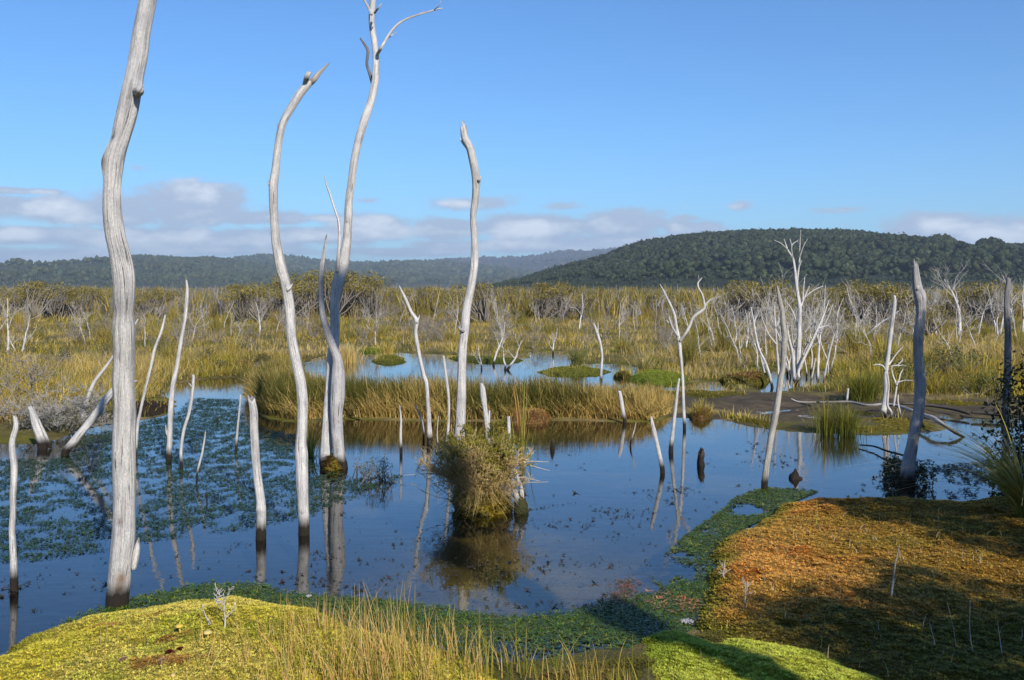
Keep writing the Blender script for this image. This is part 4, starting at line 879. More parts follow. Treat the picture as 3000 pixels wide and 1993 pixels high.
stems('group of thin white dead stems right of the many-stemmed dead tree', 2400, 1122, [
    ('trunk', 0, [(2396, 1118, 8), (2398, 1036, 7), (2404, 971, 5), (2414, 900, 4), (2418, 836, 2)]), ('stem', .1, [(2414, 1118, 7), (2420, 1079, 6), (2432, 1025, 5), (2444, 979, 4)]), ('stem', -.1, [(2373, 1132, 6), (2382, 1089, 5), (2389, 1050, 3)]),
    ('branch', 0, [(2404, 972, 4), (2424, 935, 3), (2441, 890, 2)]), ('branch', 0, [(2400, 1010, 4), (2388, 960, 3), (2384, 925, 2)]), ('branch', .1, [(2420, 1080, 4), (2428, 1048, 3), (2428, 1010, 2)])], 2101)
R_MULTI = [(dx, dy, h, (lx, 0), .024) for dx, dy, h, lx in [(.2, 1.6, 2.1, .2), (.6, 2.0, 2.0, .1), (-.2, 2.2, 1.9, -.1), (1.0, 2.4, 2.0, .25), (.4, 2.8, 2.1, 0), (-.5, 1.4, 1.7, -.3), (1.3, 1.8, 1.8, .35), (.15, 1.1, 1.9, .08), (.8, 1.2, 1.8, .3), (.5, 1.0, 1.5, .15), (.95, .9, 1.6, .2), (.3, 2.0, 1.8, .3)]]
sapling('dead_tree', 'dense thicket of thin bare white stems just behind the many-stemmed dead tree', 2336, 1118, 0, 801, stems=R_MULTI, kids=(5, 7), spread=.40, levels=2, first=.3)
sapling('dead_tree', 'dead tree with a fan-shaped bare crown right of the stout jagged trunk', 2812, 990, 2.9, 830, (-.06, 0), .09, (7, 9), .55, 2, first=.6, stems=[(0, 0, 2.8, (-.05, 0), .085), (.9, .3, 1.9, (.45, 0), .05), (1.8, .2, 1.5, (-.5, 0), .05), (-.9, .3, 2.2, (-.1, 0), .05), (-1.5, .5, 1.9, (-.6, 0), .06), (2.2, 1, 2.2, (.2, 0), .05)])
sapling('dead_tree', 'spreading grey dead shrub-tree between the many-stemmed tree and the jagged trunk', 2500, 1020, 2.0, 850, (.4, 0), .05, (4, 6), .5, 2, stems=[(0, 0, 2.1, (.45, 0), .055), (-.5, .2, 1.9, (-.05, 0), .05), (-.9, .1, 1.6, (-.35, 0), .045), (.2, .3, 2.3, (.2, .1), .05), (.7, .4, 1.7, (.8, .0), .05)])
sapling('dead_tree', 'bare dead tree partly hidden behind the dark right edge trunk', 2975, 985, 2.9, 870, (0, 0), .07, (5, 7), .5, 2, stems=[(0, 0, 2.9, (.08, 0), .07), (.5, .3, 2.4, (.3, 0), .05), (-.7, .2, 2.3, (-.45, 0), .05)])
sapling('dead_tree', 'slim white dead sapling at the left edge of the plain', 24, 1040, 1.9, 880, (-.15, 0), .05, (4, 5), .5)
sapling('dead_tree', 'small forked white dead sapling on the left bank, branching right', 58, 1042, 1.35, 884, (.45, 0), .045, (4, 5), .55, stems=[(0, 0, 1.4, (.6, 0), .045), (-.05, 0, .75, (-.12, 0), .03)])
sapling('dead_tree', 'lone white dead sapling left of the tall bent trunk on the plain', 757, 1000, 1.7, 888, (.0, 0), .04, (4, 6), .45)
sapling('dead_tree', 'white dead sapling standing in the back pool right of the central trunk', 1445, 1070, 1.35, 892, (.04, 0), .035, (3, 5), .4)
sapling('dead_tree', 'low white dead sapling with an arching right branch in the back pool', 1480, 1084, .75, 896, (0, 0), .035, (2, 3), .6, stems=[(0, 0, .72, (0, 0), .035), (.03, 0, .95, (.75, .0), .04)])
sapling('dead_tree', 'tiny white dead twig standing in the back pool', 1411, 1082, .7, 899, (0, 0), .025, (2, 3), .5)
sapling('dead_tree', 'thin dead sapling on the far edge of the back pool', 1620, 1040, .95, 903, (0, 0), .03, (3, 4), .4)
sapling('dead_tree', 'slender white sapling behind the bright moss mound', 2050, 1064, 1.5, 907, (.02, 0), .03, (2, 3), .4)
sapling('dead_tree', 'leaning white sapling right of the red-brown far mound', 2180, 1094, .45, 911, (-.2, 0), .02, (1, 2), .4)
sapling('dead_tree', 'hooked pale dead sapling high on the middle of the plain', 1698, 975, 2.0, 915, (.12, 0), .05, (3, 5), .45)
for k, (px, py, h, ln) in enumerate([(2090, 1010, 1.7, .0), (2120, 1000, 1.9, .05), (2150, 1020, 1.6, .12), (2185, 1030, 1.5, .1), (2020, 1000, 1.6, -.1)]):
    sapling('dead_tree', 'thin dead sapling in the loose stand left of the many-stemmed dead tree', px, py, h, 920 + k * 3, (ln, 0), .035, (3, 5), .4, group='dead saplings left of the many-stemmed tree')
for (t, gg, off) in groups: link('branch', gg.mesh('branch', M_TWIG), t, off)

# ------------------------------------------------------------------ moss mounds
def tufts(px, py, pz, size, cols, k=6, up=(.5, 1.1), seed=0, tri=False):
    rs = np.random.default_rng(seed); n = len(px)
    c = np.column_stack([px, py, pz])[:, None]; a = rs.uniform(0, 6.28, n)[:, None] + np.arange(k)[None] * 6.2832 / k + rs.normal(0, .25, (n, k))
    s = np.broadcast_to(size, n)[:, None] * rs.uniform(.7, 1.3, (n, k)); e = rs.uniform(up[0], up[1], (n, k)) * .6
    dx, dy = np.cos(a), np.sin(a)
    tip = c + np.stack([dx * s * np.cos(e), dy * s * np.cos(e), s * np.sin(e)], -1)
    w = s * .24; b1 = c + np.stack([-dy * w + dx * s * .25, dx * w + dy * s * .25, s * .12], -1); b2 = c + np.stack([dy * w + dx * s * .25, -dx * w + dy * s * .25, s * .12], -1)
    if tri:
        w = s * (.36 if up[0] > .3 else .24)
        b1 = c + np.stack([-dy * w, dx * w, w * 0], -1); b2 = c + np.stack([dy * w, -dx * w, w * 0], -1); C = np.repeat(np.repeat(cols, k, 0) * rs.uniform(.75, 1.25, (n * k, 1)), 3, 0)
        return np.stack([b1, tip, b2], 2).reshape(-1, 3), [np.arange(n * k * 3).reshape(-1, 3)], C
    V = np.stack([np.broadcast_to(c, tip.shape), b1, tip, b2], 2); C = np.repeat(np.repeat(cols, k, 0) * rs.uniform(.82, 1.18, (n * k, 1)), 4, 0)
    return V.reshape(-1, 3), [np.arange(n * k * 4).reshape(-1, 4)], C
def mound(name, label, outline, hmax, edge, step, colf, ntuft, tsize, seed, rough=.02, cat='moss', group=None, prof=None, z0=-.05, zpix=0.0):
    pg = poly(outline, zpix) if not isinstance(outline, np.ndarray) else outline
    lo, hi = pg.min(0) - .1, pg.max(0) + .1; org = np.array([(lo[0] + hi[0]) / 2, (lo[1] + hi[1]) / 2])
    xs = np.arange(lo[0], hi[0], step); ys = np.arange(lo[1], hi[1], step); X, Y = np.meshgrid(xs, ys)
    wob = edge * .5
    def hz(x, y):
        s = sdist(pg, x + (fbm(x * 3, y * 3, seed) - .5) * wob, y + (fbm(x * 3, y * 3, seed + 2) - .5) * wob)
        t = np.clip(s / edge, 0, 1); z = z0 + (hmax - z0) * np.sqrt(np.clip(1 - (1 - t) ** 2, 0, 1))
        if prof is not None: z = z0 + (z - z0) * prof(x, y)
        z = z + (fbm(x * 2.2, y * 2.2, seed + 5) - .5) * rough * 3.6 * t + (fbm(x * 6.5, y * 6.5, seed + 6, 3) - .5) * rough * 2.4 * t + (vn(x * 38, y * 38, seed + 7) - .5) * rough * .55 * t
        return z, s
    Z, S = hz(X, Y); c = colf(X, Y, S)
    keep = S > -step * 1.5; I = np.arange(X.size).reshape(X.shape)
    q = np.stack([I[:-1, :-1], I[:-1, 1:], I[1:, 1:], I[1:, :-1]], -1).reshape(-1, 4); kq = keep.ravel()[q].all(1); q = q[kq]
    used = np.zeros(X.size, bool); used[q.ravel()] = True; mp = np.cumsum(used) - 1
    Vv = np.stack([X - org[0], Y - org[1], Z], -1).reshape(-1, 3)[used]
    body = mesh('moss_body', Vv, [mp[q]], M_MOSS, c.reshape(-1, 3)[used] * .5)  # body colour darkened to paint shade into the gaps between heads
    if not ntuft:
        return tagobj(link(name, body, None, (*org, 0)), label, cat, group)
    o = thing(name, label, cat, (*org, 0), group); link('moss_body', body, o)
    pts = in_poly(pg, ntuft); z, s = hz(pts[:, 0], pts[:, 1]); m = (s > 0) & (z > -.02) & (np.abs(pts[:, 0]) < pts[:, 1] * .52 + .25) & (pts[:, 1] > 5.0); pts, z, s = pts[m], z[m], s[m]
    c = colf(pts[:, 0], pts[:, 1], s); rs = np.random.default_rng(seed); c = c * 1.12 * rs.uniform(.6, 1.45, (len(c), 1)) * rs.uniform(.93, 1.07, (len(c), 3))
    V, f, C = tufts(pts[:, 0] - org[0], pts[:, 1] - org[1], z - .002, tsize, c, 5, seed=seed, tri=True)
    tf = link('moss_heads', mesh('moss_heads', V, f, M_BLADE, C, smooth=False), o); tf['kind'] = 'stuff'
    if pg.mean(0)[1] > 14:
        g_ = in_poly(pg, 260); zg, sg = hz(g_[:, 0], g_[:, 1]); g_, zg, sg = g_[sg > 0], zg[sg > 0], sg[sg > 0]; n_ = len(g_)
        k_ = rs.uniform(0, 1, n_) < .25 + .75 * np.exp(-sg / .25); g_, zg = g_[k_], zg[k_]; n_ = len(g_)
        a_ = np.arctan2(g_[:, 1] - org[1], g_[:, 0] - org[0]) + rs.normal(0, .8, n_)
        V, f, C = blades(n_, np.column_stack([g_ - org, zg - .02]), rs.uniform(.05, .24, n_), a_, np.abs(rs.normal(.6, .4, n_)), rs.uniform(.008, .014, n_), pick(n_, [GREEN2, OLIVE, TAN]), pick(n_, [OLIVE, STRAW, YEL]), 3)
        link('grass_fringe', mesh('grass_fringe', V, f, M_BLADE, C, smooth=False), o)['kind'] = 'stuff'
    return o
def blend(a, b, k): return np.asarray(a) * (1 - k[..., None]) + np.asarray(b) * k[..., None]
# yellow mound, lower left
def c_left(x, y, s):
    c = blend((.52, .44, .045), (.58, .48, .09), sstep(.35, .65, fbm(x * 1.8, y * 1.8, 201)))
    c = blend(c, (.40, .40, .04), sstep(.55, .7, fbm(x * 2.5, y * 2.5, 203)) * .7)
    c = blend(c, (.34, .15, .035), sstep(.70, .78, fbm(x * 4.5, y * 4.5, 206)) * .8)
    return blend((.16, .15, .015), c, sstep(0.02, .28, s))
LM = [(-500, 1975), (-200, 1950), (-60, 1935), (0, 1925), (150, 1848), (253, 1818), (354, 1810), (506, 1795), (607, 1784), (673, 1774), (749, 1777), (809, 1790), (860, 1808), (961, 1828), (1060, 1855), (1160, 1882), (1300, 1925), (1420, 1960), (1600, 2010), (1750, 2060), (1800, 2200), (1500, 2600), (0, 2700), (-500, 2500)]
mound('moss_mound', 'domed yellow-green sphagnum mound in the left foreground, with mushrooms', LM, .17, .65, .020, c_left, 46000, .018, 211, .026, prof=lambda x, y: .72 + .5 * np.exp(-((x + 1.55) / .8) ** 2 - ((y - 6.3) / .9) ** 2), zpix=.0)
# orange mound, right
def c_right(x, y, s):
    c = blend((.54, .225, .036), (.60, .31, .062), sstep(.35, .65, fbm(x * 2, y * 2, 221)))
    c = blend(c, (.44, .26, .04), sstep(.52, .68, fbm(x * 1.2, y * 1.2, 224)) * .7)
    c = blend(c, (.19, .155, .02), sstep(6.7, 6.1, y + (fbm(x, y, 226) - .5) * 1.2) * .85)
    c = blend(c, (.17, .17, .018), sstep(2.3, 3.2, x - (y - 8.5) * .2) * .5)  # shaded right part painted a darker green
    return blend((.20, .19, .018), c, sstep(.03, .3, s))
RM = [(2349, 1462), (2288, 1486), (2232, 1526), (2156, 1552), (2105, 1584), (2085, 1625), (2074, 1668), (2060, 1720), (2040, 1770), (2030, 1820), (2080, 1880), (2200, 1930), (2400, 1985), (2600, 2080), (2700, 2300), (3600, 2300), (3900, 1800), (3700, 1500), (3300, 1430), (3000, 1446), (2817, 1468), (2664, 1468), (2461, 1464)]
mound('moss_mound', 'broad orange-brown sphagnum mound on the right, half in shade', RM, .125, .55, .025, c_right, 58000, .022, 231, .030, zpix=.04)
def flatc(a, b, sd): return lambda x, y, s: blend(blend(a, b, sstep(.35, .65, fbm(x * 3, y * 3, sd))), np.asarray(a) * .6, sstep(.1, 0, s) * .6)
mound('moss_mat', 'bright lime-green moss mat along the bottom edge, crossed by a tree shadow', [(1885, 1872), (1930, 1858), (1985, 1868), (2040, 1888), (2090, 1900), (2140, 1882), (2200, 1888), (2280, 1906), (2360, 1926), (2440, 1945), (2520, 1966), (2600, 1990), (2680, 2050), (2600, 2160), (2300, 2180), (2100, 2160), (1950, 2130), (1890, 2050), (1870, 1960)], .10, .40, .014, flatc((.32, .37, .030), (.46, .47, .06), 241), 20000, .017, 243, .026)
mound('moss_mat', 'dull olive-brown moss flat between the pool and the bottom edge', [(1560, 1985), (1650, 1950), (1760, 1935), (1900, 1915), (2010, 1870), (2100, 1820), (2200, 1890), (2300, 2000), (2500, 2200), (1900, 2300), (1600, 2200), (1540, 2040)], .055, .2, .018, flatc((.12, .105, .016), (.19, .14, .03), 251), 13000, .015, 253, .014)
# small mounds and islands further off
def c2(a, b, sd): return lambda x, y, s: blend(b, a, sstep(.05, .3, s + (fbm(x * 4, y * 4, sd) - .5) * .3))
mound('moss_mound', 'low russet cushion mound at the front of the rush bed', [(1472, 1232), (1480, 1222), (1520, 1216), (1570, 1214), (1610, 1220), (1622, 1232), (1600, 1240), (1550, 1242), (1500, 1240)], .17, .26, .03, c2((.52, .32, .12), (.32, .17, .06), 261), 3500, .022, 263, .02, group='russet moss cushions')
mound('moss_mound', 'small round russet cushion by the mud bank right of the forked tree', [(2016, 1222), (2035, 1212), (2070, 1210), (2092, 1218), (2085, 1228), (2050, 1232), (2025, 1230)], .17, .26, .03, c2((.44, .27, .085), (.26, .15, .05), 265), 2200, .022, 267, .02, group='russet moss cushions')
mound('moss_mound', 'flat russet-topped moss island in front of the many-stemmed dead tree', [(2108, 1118), (2150, 1106), (2230, 1104), (2262, 1112), (2250, 1124), (2180, 1128), (2125, 1126)], .16, .3, .05, c2((.24, .12, .035), (.16, .15, .02), 268), 2500, .03, 269, .02, group='russet moss cushions')
mound('moss_mound', 'tiny brown moss hump left of the bright green mound', [(1795, 1108), (1815, 1100), (1845, 1100), (1852, 1108), (1830, 1114)], .14, .2, .05, c2((.20, .13, .03), (.14, .12, .02), 271), 900, .03, 272, .02, group='russet moss cushions')
GI = [('bright green moss mound in the far right pool', [(1834, 1112), (1870, 1098), (1930, 1094), (2000, 1102), (2044, 1114), (2000, 1124), (1900, 1124)], .18, (.19, .22, .02)),
      ('small olive moss island in the back pool', [(1086, 1058), (1110, 1046), (1150, 1042), (1186, 1050), (1192, 1062), (1150, 1068), (1105, 1066)], .11, (.16, .15, .018)),
      ('long olive moss tongue at the right end of the back pool', [(1572, 1092), (1620, 1080), (1720, 1078), (1796, 1090), (1760, 1100), (1660, 1102), (1600, 1100)], .10, (.17, .165, .02)),
      ('strip of green moss on the far left shore of the back pool', [(1046, 1030), (1090, 1022), (1130, 1024), (1120, 1034), (1070, 1036)], .12, (.15, .19, .016)),
      ('dark olive moss strip right of the central trunk on the back pool', [(1308, 1050), (1350, 1046), (1440, 1050), (1540, 1056), (1500, 1064), (1400, 1062), (1330, 1056)], .10, (.12, .13, .016)),
      ('bright green moss strip behind the hooked dead sapling', [(1736, 1036), (1780, 1030), (1836, 1032), (1836, 1042), (1780, 1046), (1740, 1044)], .12, (.18, .21, .016)),
      ('long yellow-green moss shelf left of the many-stemmed dead tree', [(1950, 1098), (2050, 1086), (2160, 1074), (2250, 1068), (2280, 1080), (2200, 1098), (2100, 1108), (1990, 1110)], .12, (.22, .19, .02)),
      ('golden moss shelf behind the small right pool', [(2290, 1062), (2380, 1052), (2450, 1054), (2460, 1072), (2420, 1084), (2320, 1080)], .10, (.30, .23, .02)),
      ('olive moss flat at the front of the right mud bank', [(2330, 1256), (2400, 1232), (2560, 1226), (2700, 1232), (2770, 1256), (2700, 1268), (2560, 1272), (2420, 1266)], .07, (.18, .14, .016)),
      ('mossy olive bank in front of the mud, left of the leaning grey trunk', [(2090, 1216), (2200, 1224), (2290, 1246), (2260, 1258), (2190, 1246), (2110, 1226)], .07, (.15, .115, .018)),
      ('olive moss flat behind the dark fallen logs', [(2640, 1174), (2700, 1162), (2820, 1168), (2930, 1186), (2900, 1196), (2800, 1194), (2700, 1184)], .08, (.19, .15, .016)),
      ('small yellow-green moss patch by the grey shrub on the left', [(172, 1240), (180, 1222), (230, 1208), (250, 1216), (240, 1242), (200, 1254)], .10, (.19, .18, .016)),
      ('olive moss at the right edge of the rush bed', [(1910, 1154), (1990, 1150), (2110, 1152), (2200, 1158), (2180, 1168), (2000, 1166), (1930, 1164)], .10, (.16, .13, .02))]
for i, (lab, ol, hm, cc) in enumerate(GI):
    mound('moss_island', lab, ol, hm * .7, .4, .045, c2(np.array(cc) * 1.45, np.array(cc) * (1.05, 1.2, 1.1), 300 + i), 1500, .028, 320 + i * 4, .022, group='moss islands and flats')
# brown peat spit on the left
mound('peat_spit', 'brown peaty spit reaching into the left pool behind the leaning log', [(240, 1246), (290, 1212), (360, 1186), (440, 1176), (500, 1182), (520, 1202), (480, 1218), (390, 1232), (300, 1242)], .07, .5, .05, c2((.07, .042, .02), (.06, .045, .015), 281), 2500, .02, 283, .02, 'peat')

# ------------------------------------------------------------------ pond weed
def weed(name, label, pg, n, size, cols, dens=None, seed=0, z=.004, k=5, shore=-.03):
    xy = in_poly(pg, n)
    keep = land(xy[:, 0], xy[:, 1]) < -shore if shore < 0 else np.ones(len(xy), bool)
    keep = land(xy[:, 0], xy[:, 1]) < .05
    if dens is not None: keep &= R.uniform(0, 1, len(xy)) < dens(xy[:, 0], xy[:, 1])
    xy = xy[keep]; m = len(xy)
    V, f, C = tufts(xy[:, 0], xy[:, 1], np.full(m, z), size * np.clip(R.lognormal(-.15, .45, m), .4, 2.4), pick(m, cols), k, (.05, .75), seed, True)
    return tagobj(link(name, mesh(name, V, f, M_WEED, C, smooth=False)), label, 'pond weed', kind='stuff')
WG = [(.024, .060, .020), (.034, .078, .020), (.055, .085, .020)]
WA = poly([(-150, 1345), (0, 1345), (170, 1340), (250, 1275), (400, 1240), (520, 1205), (560, 1165), (700, 1170), (745, 1250), (900, 1275), (950, 1370), (1040, 1400), (1180, 1390), (1190, 1420), (1060, 1450), (960, 1500), (800, 1540), (700, 1560), (600, 1572), (430, 1592), (300, 1620), (0, 1660), (-150, 1680)])
weed('pond_weed', 'carpet of dark green starry pond weed on the left pool', WA, 95000, .0165, WG, lambda x, y: np.clip(.66 + 1.5 * (fbm(x * .9, y * .55, 401) - .46) + 2.6 * (vn(x * 9, y * 6, 405) - .5) + .25 * sstep(12, 15, y), .02, 1) * sstep(0, .35, sdist(WA, x, y) + .1), 403)
WB = poly([(-150, 1990), (0, 1905), (152, 1826), (300, 1770), (450, 1730), (600, 1705), (750, 1700), (900, 1735), (1050, 1745), (1200, 1755), (1330, 1780), (1480, 1800), (1640, 1790), (1760, 1760), (1900, 1730), (2080, 1690), (2110, 1760), (2060, 1850), (1900, 1925), (1600, 1985), (1400, 1960), (1160, 1900), (860, 1810), (750, 1778), (500, 1796), (250, 1822), (0, 1925)])
WG2 = [(.045, .10, .014), (.085, .15, .016), (.05, .075, .014), (.15, .18, .022)]
weed('floating_moss', 'dense dark green floating moss fringing the near shore', WB, 46000, .016, WG2, lambda x, y: np.clip(.55 + 2.6 * (fbm(x * 1.6, y * 1.6, 411) - .45), 0, 1) * sstep(-.02, .22, sdist(WB, x, y)), 413, .004, 6)
WC = poly([(2000, 1780), (1900, 1690), (1850, 1640), (1950, 1620), (2020, 1560), (2110, 1500), (2160, 1450), (2260, 1425), (2400, 1440), (2330, 1470), (2220, 1530), (2120, 1580), (2090, 1640), (2090, 1700), (2090, 1780)])
weed('floating_moss', 'green floating moss rafts along the edge of the orange mound', WC, 24000, .018, WG2 + [(.09, .10, .02)], lambda x, y: np.clip(.5 + 4 * (fbm(x * 2.2, y * 2.2, 421) - .5) + .6 * sstep(.5, .1, land(x, y) * -1), 0, 1), 423, .004, 6)
WD = poly([(1000, 1500), (1300, 1560), (1600, 1480), (2000, 1420), (2150, 1480), (2000, 1600), (1950, 1740), (1700, 1780), (1400, 1780), (900, 1720), (600, 1690), (300, 1740), (0, 1830), (0, 1680), (400, 1620), (800, 1580)])
weed('pond_weed', 'scattered brownish weed tufts on the open water', WD, 7000, .018, [(.05, .04, .022), (.035, .04, .018), (.06, .035, .02)], lambda x, y: np.clip(4 * (fbm(x * 2.2, y * 1.6, 431) - .5), .03, .8), 433, .003, 6)
WE = poly([(1780, 1700), (1860, 1680), (1900, 1720), (1880, 1780), (1800, 1790), (1720, 1770)])
weed('pond_weed', 'reddish pond weed patch near the tree shadow', WE, 1800, .014, [(.22, .09, .06), (.16, .09, .05), (.12, .10, .03)], lambda x, y: .8 * sstep(0, .2, sdist(WE, x, y)), 443, .004, 6)
WF = poly([(2450, 1440), (2560, 1400), (2720, 1370), (2850, 1355), (3100, 1320), (3300, 1400), (3050, 1460), (2800, 1470), (2500, 1468)])
weed('pond_weed', 'dark weed rafts on the shaded right pool', WF, 3600, .034, [(.03, .04, .016), (.04, .045, .016)], lambda x, y: np.clip(.42 + 4 * (fbm(x * 1.5, y * 1.1, 451) - .5), .03, 1), 453, .004, 6)
WH = poly([(1300, 1370), (1800, 1290), (2100, 1260), (2300, 1290), (2900, 1260), (2900, 1340), (2400, 1370), (2100, 1500), (1700, 1520), (1400, 1480)])
weed('pond_weed', 'sparse floating specks on the right half of the pool', WH, 1500, .03, [(.05, .045, .025), (.035, .04, .018)], lambda x, y: np.clip(3 * (fbm(x * 1.2, y * 1.2, 461) - .52), .01, .6), 463, .003, 6)

WL = poly([(1880, 1730), (1960, 1735), (2060, 1760), (2075, 1810), (2020, 1850), (1950, 1820), (1890, 1770)])
weed('leaf_litter', 'orange leaf litter scattered on the floating moss by the orange mound', WL, 700, .016, [(.50, .20, .06), (.42, .24, .08), (.30, .14, .05)], lambda x, y: np.clip(3.5 * (fbm(x * 5, y * 5, 471) - .45), 0, 1), 473, .012, 3)
fv, ff = ico1
for k, (lab, px, py, rx, ry, n) in enumerate([('small patch of white foam on the floating moss, upper one', 2012, 1826, .04, .05, 150), ('patch of white foam beside the tree shadow, lower one', 1995, 1874, .065, .045, 190), ('tiny fleck of white foam near the left shore', 905, 1752, .02, .03, 50)]):
    x, y = gp(px, py); rs = np.random.default_rng(900 + k); a = rs.uniform(0, 6.28, n); q = np.sqrt(rs.uniform(0, 1, n)) * rs.uniform(.6, 1.15, n)
    c = np.column_stack([np.cos(a) * q * rx, np.sin(a) * q * ry, np.full(n, .014)]); r = rs.uniform(.002, .006, n)
    V = (fv[None] * r[:, None, None] + c[:, None]).reshape(-1, 3); Fc = (ff[None] + (np.arange(n) * len(fv))[:, None, None]).reshape(-1, 3)
    tagobj(link('foam_patch', mesh('foam_patch', V, [Fc], M_CAP, np.ones((len(V), 3)) * .34), None, (x, y, 0)), lab, 'foam', 'foam patches on the water')
# ------------------------------------------------------------------ plants picked out one by one
def tussock(name, label, px, py, h, spread, n, cols, tips, group, w=.009, droop=.5, r=.1, segs=5, z=.02, cat='rush'):
    x, y = gp(px, py); a = R.uniform(0, 6.28, n); rr = np.abs(R.normal(0, r, n))
    B = np.column_stack([np.cos(a) * rr, np.sin(a) * rr, np.full(n, -.04)])
    V, f, C = blades(n, B, h * R.uniform(.55, 1.1, n), a + R.normal(0, .5, n), np.abs(R.normal(droop, spread, n)), w * R.uniform(.7, 1.3, n), pick(n, cols), pick(n, tips), segs, 2.0)
    return tagobj(link(name, mesh(name, V, f, M_BLADE, C, smooth=False), None, (x, y, z)), label, cat, group)
RG = [GREEN1, GREEN2, (.07, .10, .02)]; RT = [GREEN2, OLIVE, (.10, .13, .025)]
tussock('rush_tussock', 'big round dark green rush tussock on the mud bank beside the twisted sapling', 2532, 1180, .66, .28, 1100, RG, RT, 'rush tussocks', .010, .42, .14)
tussock('rush_tussock', 'sparse green rush tussock standing in the right pool with its reflection', 2420, 1272, .60, .16, 230, [(.10, .12, .025), GREEN2], [OLIVE, GREEN2], 'rush tussocks', .008, .24, .13)
tussock('rush_tussock', 'denser green rush clump in the right pool beside the sparse one', 2478, 1274, .52, .22, 420, RG, RT, 'rush tussocks', .009, .32, .11)
tussock('rush_tussock', 'blue-green rush tussock on the moss tongue of the far pool', 1690, 1078, .62, .2, 320, [(.10, .13, .05), (.13, .15, .06)], [(.17, .19, .08), OLIVE], 'rush tussocks', .013, .32, .12)
tussock('rush_tussock', 'pale rush tussock behind the bright green moss mound', 1884, 1096, .56, .25, 260, [(.14, .16, .06), OLIVE], [(.22, .21, .10), STRAW], 'rush tussocks', .013, .42, .14)
tussock('rush_tussock', 'pale thin rush tuft left of the thin bent pole on the back pool', 1135, 1040, .5, .2, 200, [OLIVE, TAN], [STRAW, OLIVE], 'rush tussocks', .013, .35, .15)
tussock('rush_tussock', 'fluffy pale straw tussock right of the twin dead tree', 1015, 1062, .62, .16, 420, [TAN, STRAW], [STRAW, (.5, .42, .24)], 'rush tussocks', .014, .25, .22)
tussock('rush_tussock', 'yellow-green sword leaves beside the tall bent trunk', 908, 1340, .62, .2, 26, [(.25, .26, .03), (.12, .16, .03)], [(.42, .38, .05), (.30, .20, .05)], 'sword-leaved plants', .016, .35, .05)
tussock('rush_tussock', 'tall upright yellow-green sword leaves rising behind the bushy clump', 1530, 1360, 1.05, .1, 22, [(.30, .32, .03), (.38, .36, .04), (.42, .20, .05)], [(.42, .42, .06), (.5, .26, .08)], 'sword-leaved plants', .017, .12, .05)
tussock('rush_tussock', 'grey-green rush tussock on the sedge at the right of the far pools', 2470, 1100, .5, .3, 300, [OLIVE, GREEN2], [OLIVE, YEL], 'rush tussocks', .013, .45, .2)

# the bushy clump in the middle
xc, yc = gp(1408, 1518); yc += .32
t = thing('bush_clump', 'bushy island clump of dry twigs and green sprigs in the middle of the pool', 'bush', (xc, yc, 0)); t.scale = (.92, .92, .92)
def dome(rx, ry, rz, seed, n=40, m=22, amp=.3):
    th = np.linspace(0, 2 * np.pi, n, endpoint=False); ph = np.linspace(0.02, np.pi * .55, m); T, Pp = np.meshgrid(th, ph)
    q = 1 + (fbm(np.cos(T) * 2 + 9 + np.sin(Pp) * 3, np.sin(T) * 2 + 9 + np.cos(Pp) * 3, seed) - .5) * amp * 2 + (fbm(np.cos(T) * 9 + 20, np.sin(T) * 9 + 20 + Pp * 7, seed + 4) - .5) * amp
    V = np.stack([np.sin(Pp) * np.cos(T) * rx * q, np.sin(Pp) * np.sin(T) * ry * q, np.cos(Pp) * rz * q], -1)
    I = np.arange(n * m).reshape(m, n); J = np.roll(I, -1, 1); return V.reshape(-1, 3), np.stack([I[:-1], I[1:], J[1:], J[:-1]], -1).reshape(-1, 4)
V, q = dome(.28, .28, .27, 501); cc = blend((.09, .08, .015), (.24, .17, .012), sstep(.45, .62, fbm(V[:, 0] * 6 + 3, V[:, 2] * 6, 503)))
link('moss_base', mesh('moss_base', V, [q], M_MOSS, cc), t)
idx = R.integers(0, len(V), 4500); tv = V[idx] * R.uniform(.98, 1.05, (4500, 1)) + R.normal(0, .012, (4500, 3))
A_, f_, C_ = tufts(tv[:, 0], tv[:, 1], tv[:, 2], .022, cc[idx] * R.uniform(.7, 1.4, (4500, 1)), 5, seed=5, tri=True)
mh = link('moss_heads', mesh('moss_heads', A_, f_, M_BLADE, C_, smooth=False), t); mh['kind'] = 'stuff'
DRY = [(.54, .38, .15), (.64, .47, .20), (.44, .32, .13)]; SPG = [(.14, .145, .020), (.23, .21, .028), (.34, .27, .038)]
